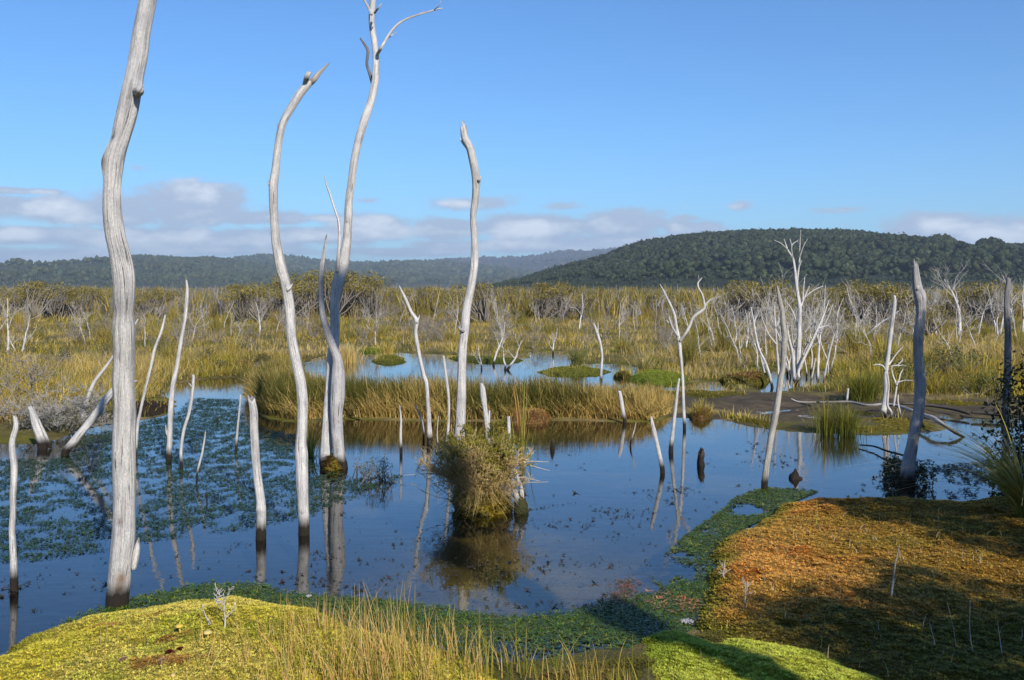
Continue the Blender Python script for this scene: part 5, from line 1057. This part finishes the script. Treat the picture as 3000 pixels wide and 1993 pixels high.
def thicket(seed, n, side, zlo, zhi, L, outw, upw, col, leafcol, nl, lsz, rmin=.0022):
    rs = np.random.default_rng(seed); g = Geo()
    for k in range(n):
        a = rs.uniform(0, 6.28) if side is None else rs.normal(side, .75); q = rs.uniform(.05, .24)
        b0 = np.array([math.cos(a) * q, math.sin(a) * q, rs.uniform(zlo, zhi)]); o = rs.uniform(.4, 1.) * outw
        br = grow(seed + k * 3, L * rs.uniform(.6, 1.1), .0055, 2, .5, 6, (4, 6), .2, (math.cos(a) * o / upw, math.sin(a) * o / upw), .2)
        for lev, p, r in br:
            V, f, c, u = tube(p + b0, np.maximum(r, rmin), 3); g.add(V, f, np.array(col[rs.integers(len(col))]) * rs.uniform(.75, 1.25), u)
            if nl and lev > 0:
                m = nl; t = rs.uniform(.15, 1, m) * (len(p) - 1); i0 = np.minimum(t.astype(int), len(p) - 2); pts = p[i0] + (p[i0 + 1] - p[i0]) * (t - i0)[:, None] + b0 + rs.normal(0, .008, (m, 3))
                V, f, C = leaf_cards(pts, lsz, np.array(leafcol)[rs.integers(0, len(leafcol), m)] * rs.uniform(.7, 1.3, (m, 1)), .9, seed + k); g.add(V, f, C)
    return g
link('dry_twigs', thicket(5200, 44, -math.pi / 2 - .3, .02, .36, .50, 1.1, .8, DRY, DRY, 2, .016).mesh('dry_twigs', M_LEAF, False), t)['kind'] = 'stuff'
link('dry_twigs', thicket(5100, 46, None, .02, .34, .44, .9, .8, DRY, DRY, 2, .016).mesh('dry_twigs', M_LEAF, False), t)['kind'] = 'stuff'
link('dry_twigs', thicket(5400, 34, math.pi + .25, .04, .38, .54, 1.2, .7, DRY, DRY, 2, .016).mesh('dry_twigs', M_LEAF, False), t)['kind'] = 'stuff'
link('green_sprigs', thicket(5600, 44, None, .18, .42, .48, .5, 1.0, SPG, SPG, 10, .022).mesh('green_sprigs', M_LEAF, False), t)['kind'] = 'stuff'
link('green_sprigs', thicket(5800, 22, 2.6, .30, .48, .40, .9, .8, SPG, SPG, 10, .022).mesh('green_sprigs', M_LEAF, False), t)['kind'] = 'stuff'
link('green_sprigs', thicket(5900, 24, .2, .2, .46, .46, 1.0, .8, SPG, SPG, 9, .022).mesh('green_sprigs', M_LEAF, False), t)['kind'] = 'stuff'
n = 1100; a = R.uniform(0, 6.28, n); q = R.uniform(.14, .28, n); B = np.column_stack([np.cos(a) * q, np.sin(a) * q, R.uniform(.06, .34, n)])
V, f, C = blades(n, B, R.uniform(.12, .30, n), a + R.normal(0, .5, n), R.uniform(.5, 1.3, n), R.uniform(.004, .007, n), pick(n, DRY + SPG), pick(n, DRY), 6, 1.5, .15, 1.15)
link('dry_skirt', mesh('dry_skirt', V, f, M_BLADE, C, smooth=False), t)['kind'] = 'stuff'
for k in range(9):
    a = [math.pi + .3, math.pi - .2, 3.6, -.1, .15, -.5, .5, 2.7, 3.9][k]; L = random.uniform(.5, .75)
    b = np.array([math.cos(a) * .12, math.sin(a) * .12, random.uniform(.1, .4)]); e = b + np.array([math.cos(a) * L, math.sin(a) * L * .6, random.uniform(.02, .3)]); mid = (b + e) / 2 + np.array([0, 0, .08])
    p = catmull(np.array([np.r_[b, .006], np.r_[mid, .005], np.r_[e, .002]]), .06); V, f, c, u = tube(p[:, :3], p[:, 3], 5)
    link('twig', mesh('twig', V, f, M_TWIG, np.ones((len(V), 3)) * np.array([.46, .38, .30]), u), t)
# split stump leaning out of its side
o = foot(1526, 1500); d = o[1]
t = thing('tree_stump', 'split pale stump leaning at the right foot of the bushy clump', 'tree stump', o)
wood_obj('prong', down([(1524, 1494, 26), (1514, 1462, 18), (1504, 1425, 13), (1496, 1400, 10), (1492, 1389, 5)], d), d, o, t, 12, .25, .03, 611)
wood_obj('prong', down([(1529, 1494, 24), (1530, 1465, 15), (1527, 1430, 12), (1518, 1405, 10), (1514, 1393, 6)], d), d + .03, o, t, 12, .25, .03, 613)
V, q = dome(.075, .075, .14, 617, 20, 10); link('moss_collar', mesh('moss_collar', V, [q], M_MOSS, np.ones((len(V), 3)) * np.array([.05, .05, .018])), t)
# mossy foot of the twin tree
x, y = gp(975, 1376); V, q = dome(.13, .16, .15, 621, 30, 14); cc = blend((.10, .06, .015), (.22, .16, .02), sstep(.4, .6, fbm(V[:, 0] * 9, V[:, 2] * 9, 623)))
t = thing('moss_cushion', 'brown and yellow moss cushion round the foot of the twin dead tree', 'moss', (x, y + .1, 0)); link('moss_body', mesh('moss_body', V, [q], M_MOSS, cc), t)
idx = R.integers(0, len(V), 1600); tv = V[idx] + R.normal(0, .01, (1600, 3)); A_, f_, C_ = tufts(tv[:, 0], tv[:, 1], tv[:, 2], .018, cc[idx] * R.uniform(.7, 1.4, (1600, 1)), 6, seed=8)
link('moss_heads', mesh('moss_heads', A_, f_, M_BLADE, C_, smooth=False), t)['kind'] = 'stuff'

def bush(name, label, px, py, h, rad, nleaf, lsize, cols, seed, flat=1.1, lobes=8, group=None, twcol=None, dy=0., loc=None):
    x, y = gp(px, py) if loc is None else loc; g, lv = crown_shrub_geo(seed, h, rad, nleaf, lsize, cols, flat, lobes=lobes)
    t = thing(name, label, 'bush', (x, y + dy, 0), group); link('twigs', g.mesh('twigs', M_TWIG), t); link('leaves', lv.mesh('leaves', M_LEAF, False), t); return t
SAGE = [(.13, .13, .055), (.10, .11, .05), (.17, .15, .07)]
bush('water_shrub', 'small sparse grey-green shrub growing out of the water left of the clump', 1105, 1412, .34, .17, 420, .022, SAGE, 901, .9, 7)
bush('water_shrub', 'tiny thin grey-green shrub beside the small water shrub', 1062, 1405, .27, .12, 200, .02, SAGE, 903, .9, 5)
# grey lichen shrub on the left bank
x, y = gp(95, 1290); t = thing('grey_shrub', 'dense rounded ball of grey lichened twigs on the left bank', 'bush', (x, y + .9, 0))
g = Geo()
for k in range(26):
    a = k * 2.4; ln = .25 + .75 * (k / 26); br = grow(1000 + k, random.uniform(.55, .8), .010, 3, .7, 6, (4, 5), .05, (math.cos(a) * ln * 1.3, math.sin(a) * ln * 1.1), .15)
    q = grow_geo(br, (.30, .28, .255), (4, 3, 3, 3), .0028, None, .25, k); off = np.array([math.cos(a) * .35 * ln, math.sin(a) * .3 * ln, 0])
    g.add(np.concatenate(q.v) + off, [np.concatenate(w) for w in q.f.values()], np.concatenate(q.c), np.concatenate(q.uv))
link('twigs', g.mesh('twigs', M_TWIG), t)['kind'] = 'stuff'
n = 4200; v = R.normal(0, 1, (n, 3)); v /= np.linalg.norm(v, axis=1)[:, None]; v[:, 2] = np.abs(v[:, 2]); v *= R.uniform(.5, 1, (n, 1)) * np.array([.85, .7, .55]); v[:, 2] += .02
sel = fbm(v[:, 0] * 3 + 5, v[:, 2] * 3 + v[:, 1] * 2, 77) > .47; V, f, C = leaf_cards(v[sel], .03, pick(sel.sum(), SAGE), .4)
link('leaves', mesh('leaves', V, f, M_LEAF, C, smooth=False), t)['kind'] = 'stuff'
x, y = gp(60, 1225)
t = plant('grey_shrub', dead[2], x, y + .3, 1.0, (1.0, 1.0, .95), 'upright grey twiggy shrub rising behind the ball of grey twigs', 'bush', None)
x, y = gp(-60, 1270); plant('grey_shrub', dead[1], x, y + .3, 2.0, (.9, .9, .8), 'grey twiggy shrub cut by the left picture edge', 'bush', None)
bush('green_bush', 'brown-green rounded bush at the inlet left of the tall bent trunk', 752, 1092, .62, .42, 1500, .045, [(.11, .10, .03), (.15, .11, .04), (.08, .08, .025)], 911)
x, y = gp(770, 1106); plant('dead_shrub', dead[0], x, y + .2, 0, (.45, .45, .35), 'low pale grey twig heap at the tip of the inlet', 'dead shrub', None)
bush('green_bush', 'dull green bush behind the jagged trunk on the right bank', 2690, 1152, .95, .5, 1500, .05, [(.12, .125, .03), (.09, .10, .028)], 913)
bush('green_bush', 'taller grey-green bush between the jagged trunk and the edge trunk', 2790, 1130, 1.15, .42, 1500, .055, [(.13, .13, .045), (.10, .11, .04)], 915)
bush('green_bush', 'bright yellow-green bush at the right bank near the edge trunk', 2880, 1172, .7, .55, 1700, .045, BRIGHT, 917)
bush('green_bush', 'small dark green bush left of the twisted sapling', 2588, 1100, .8, .35, 900, .055, [(.09, .10, .025), (.07, .075, .025)], 919)
bush('green_bush', 'dark brush cut by the right edge behind the edge trunk', 2860, 1100, .7, .5, 1000, .05, [(.11, .12, .03)], 921)
for k, (px, py, s) in enumerate([(330, 1060, .7), (620, 1070, .6), (650, 1098, .5), (170, 1085, .8), (480, 1040, .7)]):
    bush('green_bush', 'low dull green bush in the sedge of the left bank', px, py, s, s * .6, 700, .05, [(.10, .10, .035), (.13, .115, .045)], 930 + k, group='low bushes on the left bank')
for k, (px, py, s) in enumerate([(380, 1015, .9), (470, 1030, .85), (1230, 990, .8), (240, 1010, 1.0), (1960, 1045, .8), (2010, 1052, .7), (2290, 1050, .8), (1560, 1028, .7)]):
    x, y = gp(px, py); plant('dead_shrub', dead[k % 5], x, y, k, (s, s, s * .85), 'nearer grey leafless shrub in the sedge behind the pools', 'dead shrub', 'nearer grey dead shrubs behind the pools')
# dark leaves round the foot of the stout right trunk
DARK = [(.045, .05, .018), (.06, .06, .022), (.035, .04, .015)]
bush('dark_shrub', 'dark small-leaved shrub crowding the foot of the stout jagged trunk', 2640, 1412, .42, .27, 2600, .034, DARK, 941, 1.3, 9, dy=.05)
bush('dark_shrub', 'dense dark bush filling the right picture edge behind the edge trunk', 0, 0, 1.9, .8, 12000, .06, DARK, 943, 1.6, 14, loc=(5.8, 10.6))
bush('dark_shrub', 'dark bush low at the right edge in front of the edge trunk', 0, 0, .85, .6, 5000, .045, DARK, 945, 1.4, 9, loc=(5.5, 9.9))
# flax at the right edge
x, y = gp(3015, 1560); n = 230
a = np.concatenate([R.normal(math.pi, .6, 150), R.uniform(0, 6.28, 80)]); B = np.column_stack([np.cos(a) * .10, np.sin(a) * .10, np.full(n, .05)])
V, f, C = blades(n, B, R.uniform(.55, 1.15, n), a, np.abs(R.normal(.8, .4, n)), R.uniform(.010, .018, n), pick(n, [(.14, .16, .025), (.22, .22, .03), (.34, .28, .04)]), pick(n, [(.26, .26, .04), (.48, .40, .07), (.6, .48, .26)]), 8, 2.0)
tagobj(link('sedge_tussock', mesh('sedge_tussock', V, f, M_BLADE, C, smooth=False), None, (x, y, .08)), 'big arching sedge tussock with long leaves at the right edge', 'sedge')

# ------------------------------------------------------------------ foreground stalks, twigs, mushrooms
FG = poly([(560, 1990), (700, 1925), (800, 1900), (960, 1880), (1100, 1900), (1250, 1935), (1400, 1960), (1600, 1990), (1900, 1985), (2000, 2060), (1700, 2250), (900, 2300), (500, 2150)])
xy = in_poly(FG, 5200); dn = fbm(xy[:, 0] * 2.6, xy[:, 1] * 2.6, 701); pxx = CX + xy[:, 0] / xy[:, 1] * F
kk = R.uniform(0, 1, len(xy)) < np.clip((dn - .3) * 2.4, .05, 1) * np.interp(pxx, [500, 800, 1150, 1500, 2000], [.5, 1, .95, .6, .3])
xy = xy[kk]; n = len(xy); pxx = pxx[kk]
isg = R.uniform(0, 1, n) < np.interp(pxx, [600, 900, 1300, 1700], [.45, .3, .5, .7])
hh = R.uniform(.12, .34, n) * (1 + .5 * np.exp(-((pxx - 1130) / 90) ** 2)) * np.interp(pxx, [1400, 1900], [1, .65])
V, f, C = blades(n, np.column_stack([xy, np.full(n, .06)]), hh, R.normal(2.4, 1.3, n), np.abs(R.normal(.22, .2, n)), R.uniform(.0035, .006, n), np.where(isg[:, None], pick(n, [GREEN2, OLIVE]), pick(n, [(.56, .32, .08), (.62, .42, .15)])), np.where(isg[:, None], pick(n, [OLIVE, GREEN2, YEL]), pick(n, [(.72, .48, .17), (.66, .38, .11), (.64, .50, .22)])), 5)
tagobj(link('golden_rushes', mesh('golden_rushes', V, f, M_BLADE, C, smooth=False)), 'golden dry rushes and green stalks along the bottom edge', 'rushes', kind='stuff')
for nm, lab, pg_, n, zz, cols in (('moss_sprigs', 'tiny dry stalks and seedlings strewn over the orange mound', poly([(2180, 1560), (2400, 1480), (2900, 1500), (3000, 1600), (3000, 1980), (2600, 1980), (2200, 1850), (2120, 1700)], .14), 420, .13, [(.45, .32, .16), (.30, .26, .08), (.5, .42, .3), (.2, .17, .05)]),
                              ('moss_sprigs', 'tiny stalks and seedlings strewn over the yellow mound', poly([(60, 1960), (300, 1830), (700, 1790), (900, 1830), (1000, 1900), (700, 1985), (200, 1985)], .16), 260, .15, [(.42, .30, .10), (.25, .26, .05), (.5, .40, .2)])):
    xy = in_poly(pg_, n); V, f, C = blades(n, np.column_stack([xy, np.full(n, zz)]), R.uniform(.03, .11, n), R.uniform(0, 6.28, n), np.abs(R.normal(.5, .4, n)), R.uniform(.003, .006, n), pick(n, cols), pick(n, cols), 3)
    tagobj(link(nm, mesh(nm, V, f, M_BLADE, C, smooth=False)), lab, 'sprigs', kind='stuff')
# a few long single stalks
STALKS = [('slanting pale dead straw at the bottom left of the golden rushes', (690, 1985), (800, 1842), .006, (.5, .42, .3)), ('tall thin green stalk left of the dead sprig', (585, 1990), (592, 1780), .005, (.16, .17, .03)), ('green stalk slanting right past the dead sprig', (618, 1980), (712, 1790), .005, (.15, .16, .03)),
          ('tall yellow stalk in the sun on the orange mound', (2380, 1578), (2392, 1465), .006, (.40, .33, .05)), ('yellow-green stalk leaning left in the shade of the orange mound', (2562, 1858), (2515, 1740), .007, (.30, .28, .04)), ('pale curved stalk near the right bottom corner', (2862, 1970), (2842, 1760), .006, (.36, .33, .30)),
          ('pale upright stalk at the right bottom, left of the curved one', (2745, 1965), (2722, 1822), .006, (.36, .33, .30)), ('pale stalk farthest right at the bottom edge', (2948, 1990), (2922, 1818), .006, (.40, .37, .33)), ('short yellow stalk at the shade edge on the right', (2886, 1700), (2880, 1620), .007, (.36, .30, .04)),
          ('thin pale grass stalk between the right bottom stalks', (2808, 1960), (2774, 1760), .004, (.28, .25, .2)), ('dark thin stalk before the lime-green moss', (2140, 1990), (2160, 1870), .005, (.12, .09, .04)), ('second dark stalk before the lime-green moss', (2065, 1990), (2050, 1900), .005, (.14, .11, .04)),
          ('tall straw stalk among the dark ones before the lime-green moss', (2258, 1993), (2255, 1905), .005, (.40, .32, .1)), ('thin orange reed stalk right of the sword leaves', (1533, 1330), (1545, 1115), .008, (.42, .25, .12))]
for k, (lab, a, b, w, c) in enumerate(STALKS):
    x, y = gp(*a); e = P3(b[0], b[1], y + .05); p0 = np.array([x, y, 0.0]); mid = (p0 + e) / 2 + np.array([random.uniform(-.03, .03), 0, .01])
    p = catmull(np.array([np.r_[p0 - p0, w / 2], np.r_[mid - p0, w / 2.4], np.r_[e - p0, w / 5]]), .04); V, f, cc, u = tube(p[:, :3], p[:, 3], 5)
    tagobj(link('grass_stalk', mesh('grass_stalk', V, f, M_TWIG, np.ones((len(V), 3)) * np.array(c), u), None, p0), lab, 'stalk', 'single stalks')
def sprig(label, px, py, z, h, seed, col=(.46, .42, .40), kids=(4, 5), spread=.55, lean=(0, 0), r0=.006):
    x, y = gp(px, py, z); br = grow(seed, h, r0, 2, spread, 6, kids, .2, lean, .15); t = thing('dead_sprig', label, 'twig', (x, y, z), 'dead sprigs on the moss')
    g = grow_geo(br, col, (6, 5, 4, 4), .0018, [0]); link('stem', g.mesh('stem', M_TWIG), t)
    for b in br:
        if b[0] == 1: link('branch', grow_geo([b], col, (6, 5, 4, 4), .0018).mesh('branch', M_TWIG), t)
    g = [b for b in br if b[0] == 2]
    if g: link('twigs', grow_geo(g, col, (6, 4, 4, 4), .0014).mesh('twigs', M_TWIG), t)
sprig('bare branching grey sprig on the yellow moss mound', 657, 1850, .17, .24, 1201, kids=(5, 6))
sprig('smaller bare grey sprig behind the second mushroom', 614, 1845, .17, .13, 1203, kids=(2, 3))
sprig('tiny grey sprig at the shaded left edge of the orange mound', 2182, 1768, .12, .14, 1205, (.32, .30, .26))
sprig('small sprig sticking out of the left brim of the orange mound', 2120, 1690, .08, .12, 1207, (.36, .33, .24))
x, y = gp(2608, 1752, .14); p = np.array([[0, 0, -.03, .008], [.02, 0, .12, .007], [.035, .01, .22, .006], [.07, .02, .36, .003]])
p = catmull(p, .03); V, f, c, u = tube(p[:, :3], p[:, 3], 7, .2, 0, 3); c = c * np.where(V[:, 2:3] > .14, .35, .75)
tagobj(link('dead_stick', mesh('dead_stick', V, f, M_TWIG, c * np.array([.5, .45, .4]), u, ), None, (x, y, .13)), 'thin bent upright stick with dark top in the shaded orange mound', 'twig')
def mushroom(label, px, py, z, h, r, col, tilt):
    x, y = gp(px, py, z); t = thing('mushroom', label, 'mushroom', (x, y, z - .01), 'mushrooms on the yellow mound')
    V, f, c, u = tube(catmull(np.array([[0, 0, 0, .006], [tilt * .4, 0, h * .5, .0055], [tilt, 0, h, .007]]), .01)[:, :3], np.full(len(catmull(np.array([[0, 0, 0, .006], [tilt * .4, 0, h * .5, .0055], [tilt, 0, h, .007]]), .01)), .0055), 10)
    link('stalk', mesh('stalk', V, f, M_CAP, np.ones((len(V), 3)) * np.array([.62, .42, .08]), u), t)
    a = np.linspace(0, 6.2832, 24, endpoint=False); prof = [(0, .010), (.35, .0095), (.7, .007), (.93, .002), (1, -.004), (.9, -.006), (.5, -.003), (.15, .0)]
    V = np.array([[tilt + math.cos(q) * r * s * (1 + .05 * math.sin(3 * q)), math.sin(q) * r * s, h + zz] for s, zz in prof for q in a]); I = np.arange(len(V)).reshape(len(prof), -1); J = np.roll(I, -1, 1)
    link('cap', mesh('cap', V, [np.stack([I[:-1], I[1:], J[1:], J[:-1]], -1).reshape(-1, 4)], M_CAP, np.ones((len(V), 3)) * np.array(col)), t)
mushroom('yellow mushroom with a flat cap, left one of the pair', 528, 1850, .195, .042, .024, (.66, .47, .07), -.006)
mushroom('paler yellow mushroom before the smaller sprig, right one of the pair', 610, 1868, .195, .04, .026, (.68, .50, .16), -.003)
mushroom('tiny yellowish mushroom low on the mound near the bottom edge', 507, 1990, .15, .03, .013, (.62, .42, .18), .0)
for k, (lab, px, py, c, r) in enumerate([('dark red moss knob, left one of two', 496, 1915, (.16, .02, .012), .022), ('dark red moss knob, right one of two', 528, 1905, (.16, .022, .012), .018), ('pale pinkish moss tuft left of the red knobs', 362, 1938, (.46, .32, .18), .026), ('pale pinkish moss tuft below the red knobs', 476, 1942, (.45, .30, .16), .028)]):
    x, y = gp(px, py, .16); V, q = dome(r, r, r * .8, 1300 + k, 20, 10, .35)
    t = thing('moss_tuft', lab, 'moss', (x, y, .155), 'odd-coloured moss tufts on the yellow mound'); link('moss_body', mesh('moss_body', V, [q], M_MOSS, np.ones((len(V), 3)) * np.array(c)), t)
    idx = R.integers(0, len(V), 160); A_, f_, C_ = tufts(V[idx, 0], V[idx, 1], V[idx, 2], .011, pick(160, [c]), 6, seed=k); link('moss_heads', mesh('moss_heads', A_, f_, M_BLADE, C_, smooth=False), t)['kind'] = 'stuff'

# ------------------------------------------------------------------ trees beside and behind the viewer; only their shade is seen
def tree(label, loc, h, trunk_r, crown, seed, nleaf, lsize=.06, trunk_to=None, lean=(0, 0)):
    rs = np.random.default_rng(seed); t = thing('shade_tree', label, 'tree', (loc[0], loc[1], .1), 'trees beside the viewer')
    p = np.array([[0, 0, -.2, trunk_r], [lean[0] * .4, lean[1] * .4, h * .4, trunk_r * .85], [lean[0], lean[1], h * .9, trunk_r * .4]]); p = catmull(p, .3)
    V, f, c, u = tube(p[:, :3], p[:, 3], 12, .15, 0, seed); link('trunk', mesh('trunk', V, f, M_WOOD, c * .6, u), t)
    g = Geo(); lv = Geo(); per = nleaf // len(crown)
    for (cx, cy, cz, rx, rz) in crown:
        q = np.array([cx, cy, cz]); st = np.array([np.interp(cz - rz, p[:, 2], p[:, 0]), np.interp(cz - rz, p[:, 2], p[:, 1]), max(.3, min(cz - rz * .8, h * .85))])
        pp = catmull(np.array([np.r_[st, trunk_r * .4], np.r_[(st + q) / 2 + [0, 0, .1], trunk_r * .25], np.r_[q, .012]]), .2); V, f, c, u = tube(pp[:, :3], pp[:, 3], 6); g.add(V, f, np.array(GREY) * .6, u)
        v = rs.normal(0, 1, (per, 3)); v /= np.linalg.norm(v, axis=1)[:, None]; v *= rs.uniform(.2, 1, (per, 1)) ** .5
        cc = np.array(MANUKA)[rs.integers(0, 3, per)] * .5 * rs.uniform(.7, 1.2, (per, 1)); V, f, C = leaf_cards(q + v * np.array([rx, rx, rz]), lsize, cc, .4, seed + 9); lv.add(V, f, C)
    link('branches', g.mesh('branches', M_TWIG), t); link('crown', lv.mesh('crown', M_LEAF, False), t); return t
def lobes(es, zs, r, rz, j=.12, back=0.):
    out = []
    for e in es:
        for z in zs: out.append((.91 * e + .42 * back + random.uniform(-j, j), .42 * e - .91 * back + random.uniform(-j, j), z + random.uniform(-j, j), r * random.uniform(.8, 1.15), rz * random.uniform(.8, 1.15)))
    return out
tree('tall slim tree behind the viewer, out of the frame', (4.67, -1.6), 11.3, .17, [(-.1, 0, 11.0, .32, .35), (.15, .1, 11.5, .3, .3), (-.3, .1, 11.3, .28, .3), (0, 0, 5.6, .2, .5), (.05, 0, 6.3, .24, .45), (-.05, .05, 7.0, .24, .4), (0, 0, 7.7, .22, .4)], 1401, 9000, .085)
tree('leafy tree right of the viewer, out of the frame', (5.2, 1.0), 4.0, .10, lobes((-.75, -.25, .25, .65), (3.75, 3.1, 2.4, 1.8), .46, .42), 1411, 17000, .09)
tree('round leafy tree between the viewer and the right bank, out of the frame', (6.6, 3.2), 4.8, .09, lobes((-.15, .45, 1.1), (4.3, 3.6, 2.9, 2.1), .46, .45), 1431, 15000, .09)
tree('bushy tree on the right bank, out of the frame', (6.8, 6.2), 5.0, .10, lobes((-.1, .5, 1.1, 1.7), (4.6, 3.9, 3.2, 2.4), .5, .48), 1421, 18000, .09)

# ------------------------------------------------------------------ air
mh_, nt = newmat('thin_haze')
pv = nd(nt, 'ShaderNodeVolumePrincipled', {'Color': (.66, .82, 1.0, 1), 'Density': 0.00014, 'Anisotropy': 0.15}); nt.links.new(pv.outputs[0], nd(nt, 'ShaderNodeOutputMaterial').inputs['Volume'])
bx = np.array([[x, y, z] for z in (-3, 330) for y in (-9500, 12500) for x in (-9500, 9500)])
o = link('haze', mesh('haze', bx, [np.array([[0, 2, 3, 1], [4, 5, 7, 6], [0, 1, 5, 4], [2, 6, 7, 3], [0, 4, 6, 2], [1, 3, 7, 5]])], mh_, smooth=False))
tagobj(o, 'thin bluish haze filling the air over the plain', 'haze', kind='stuff')
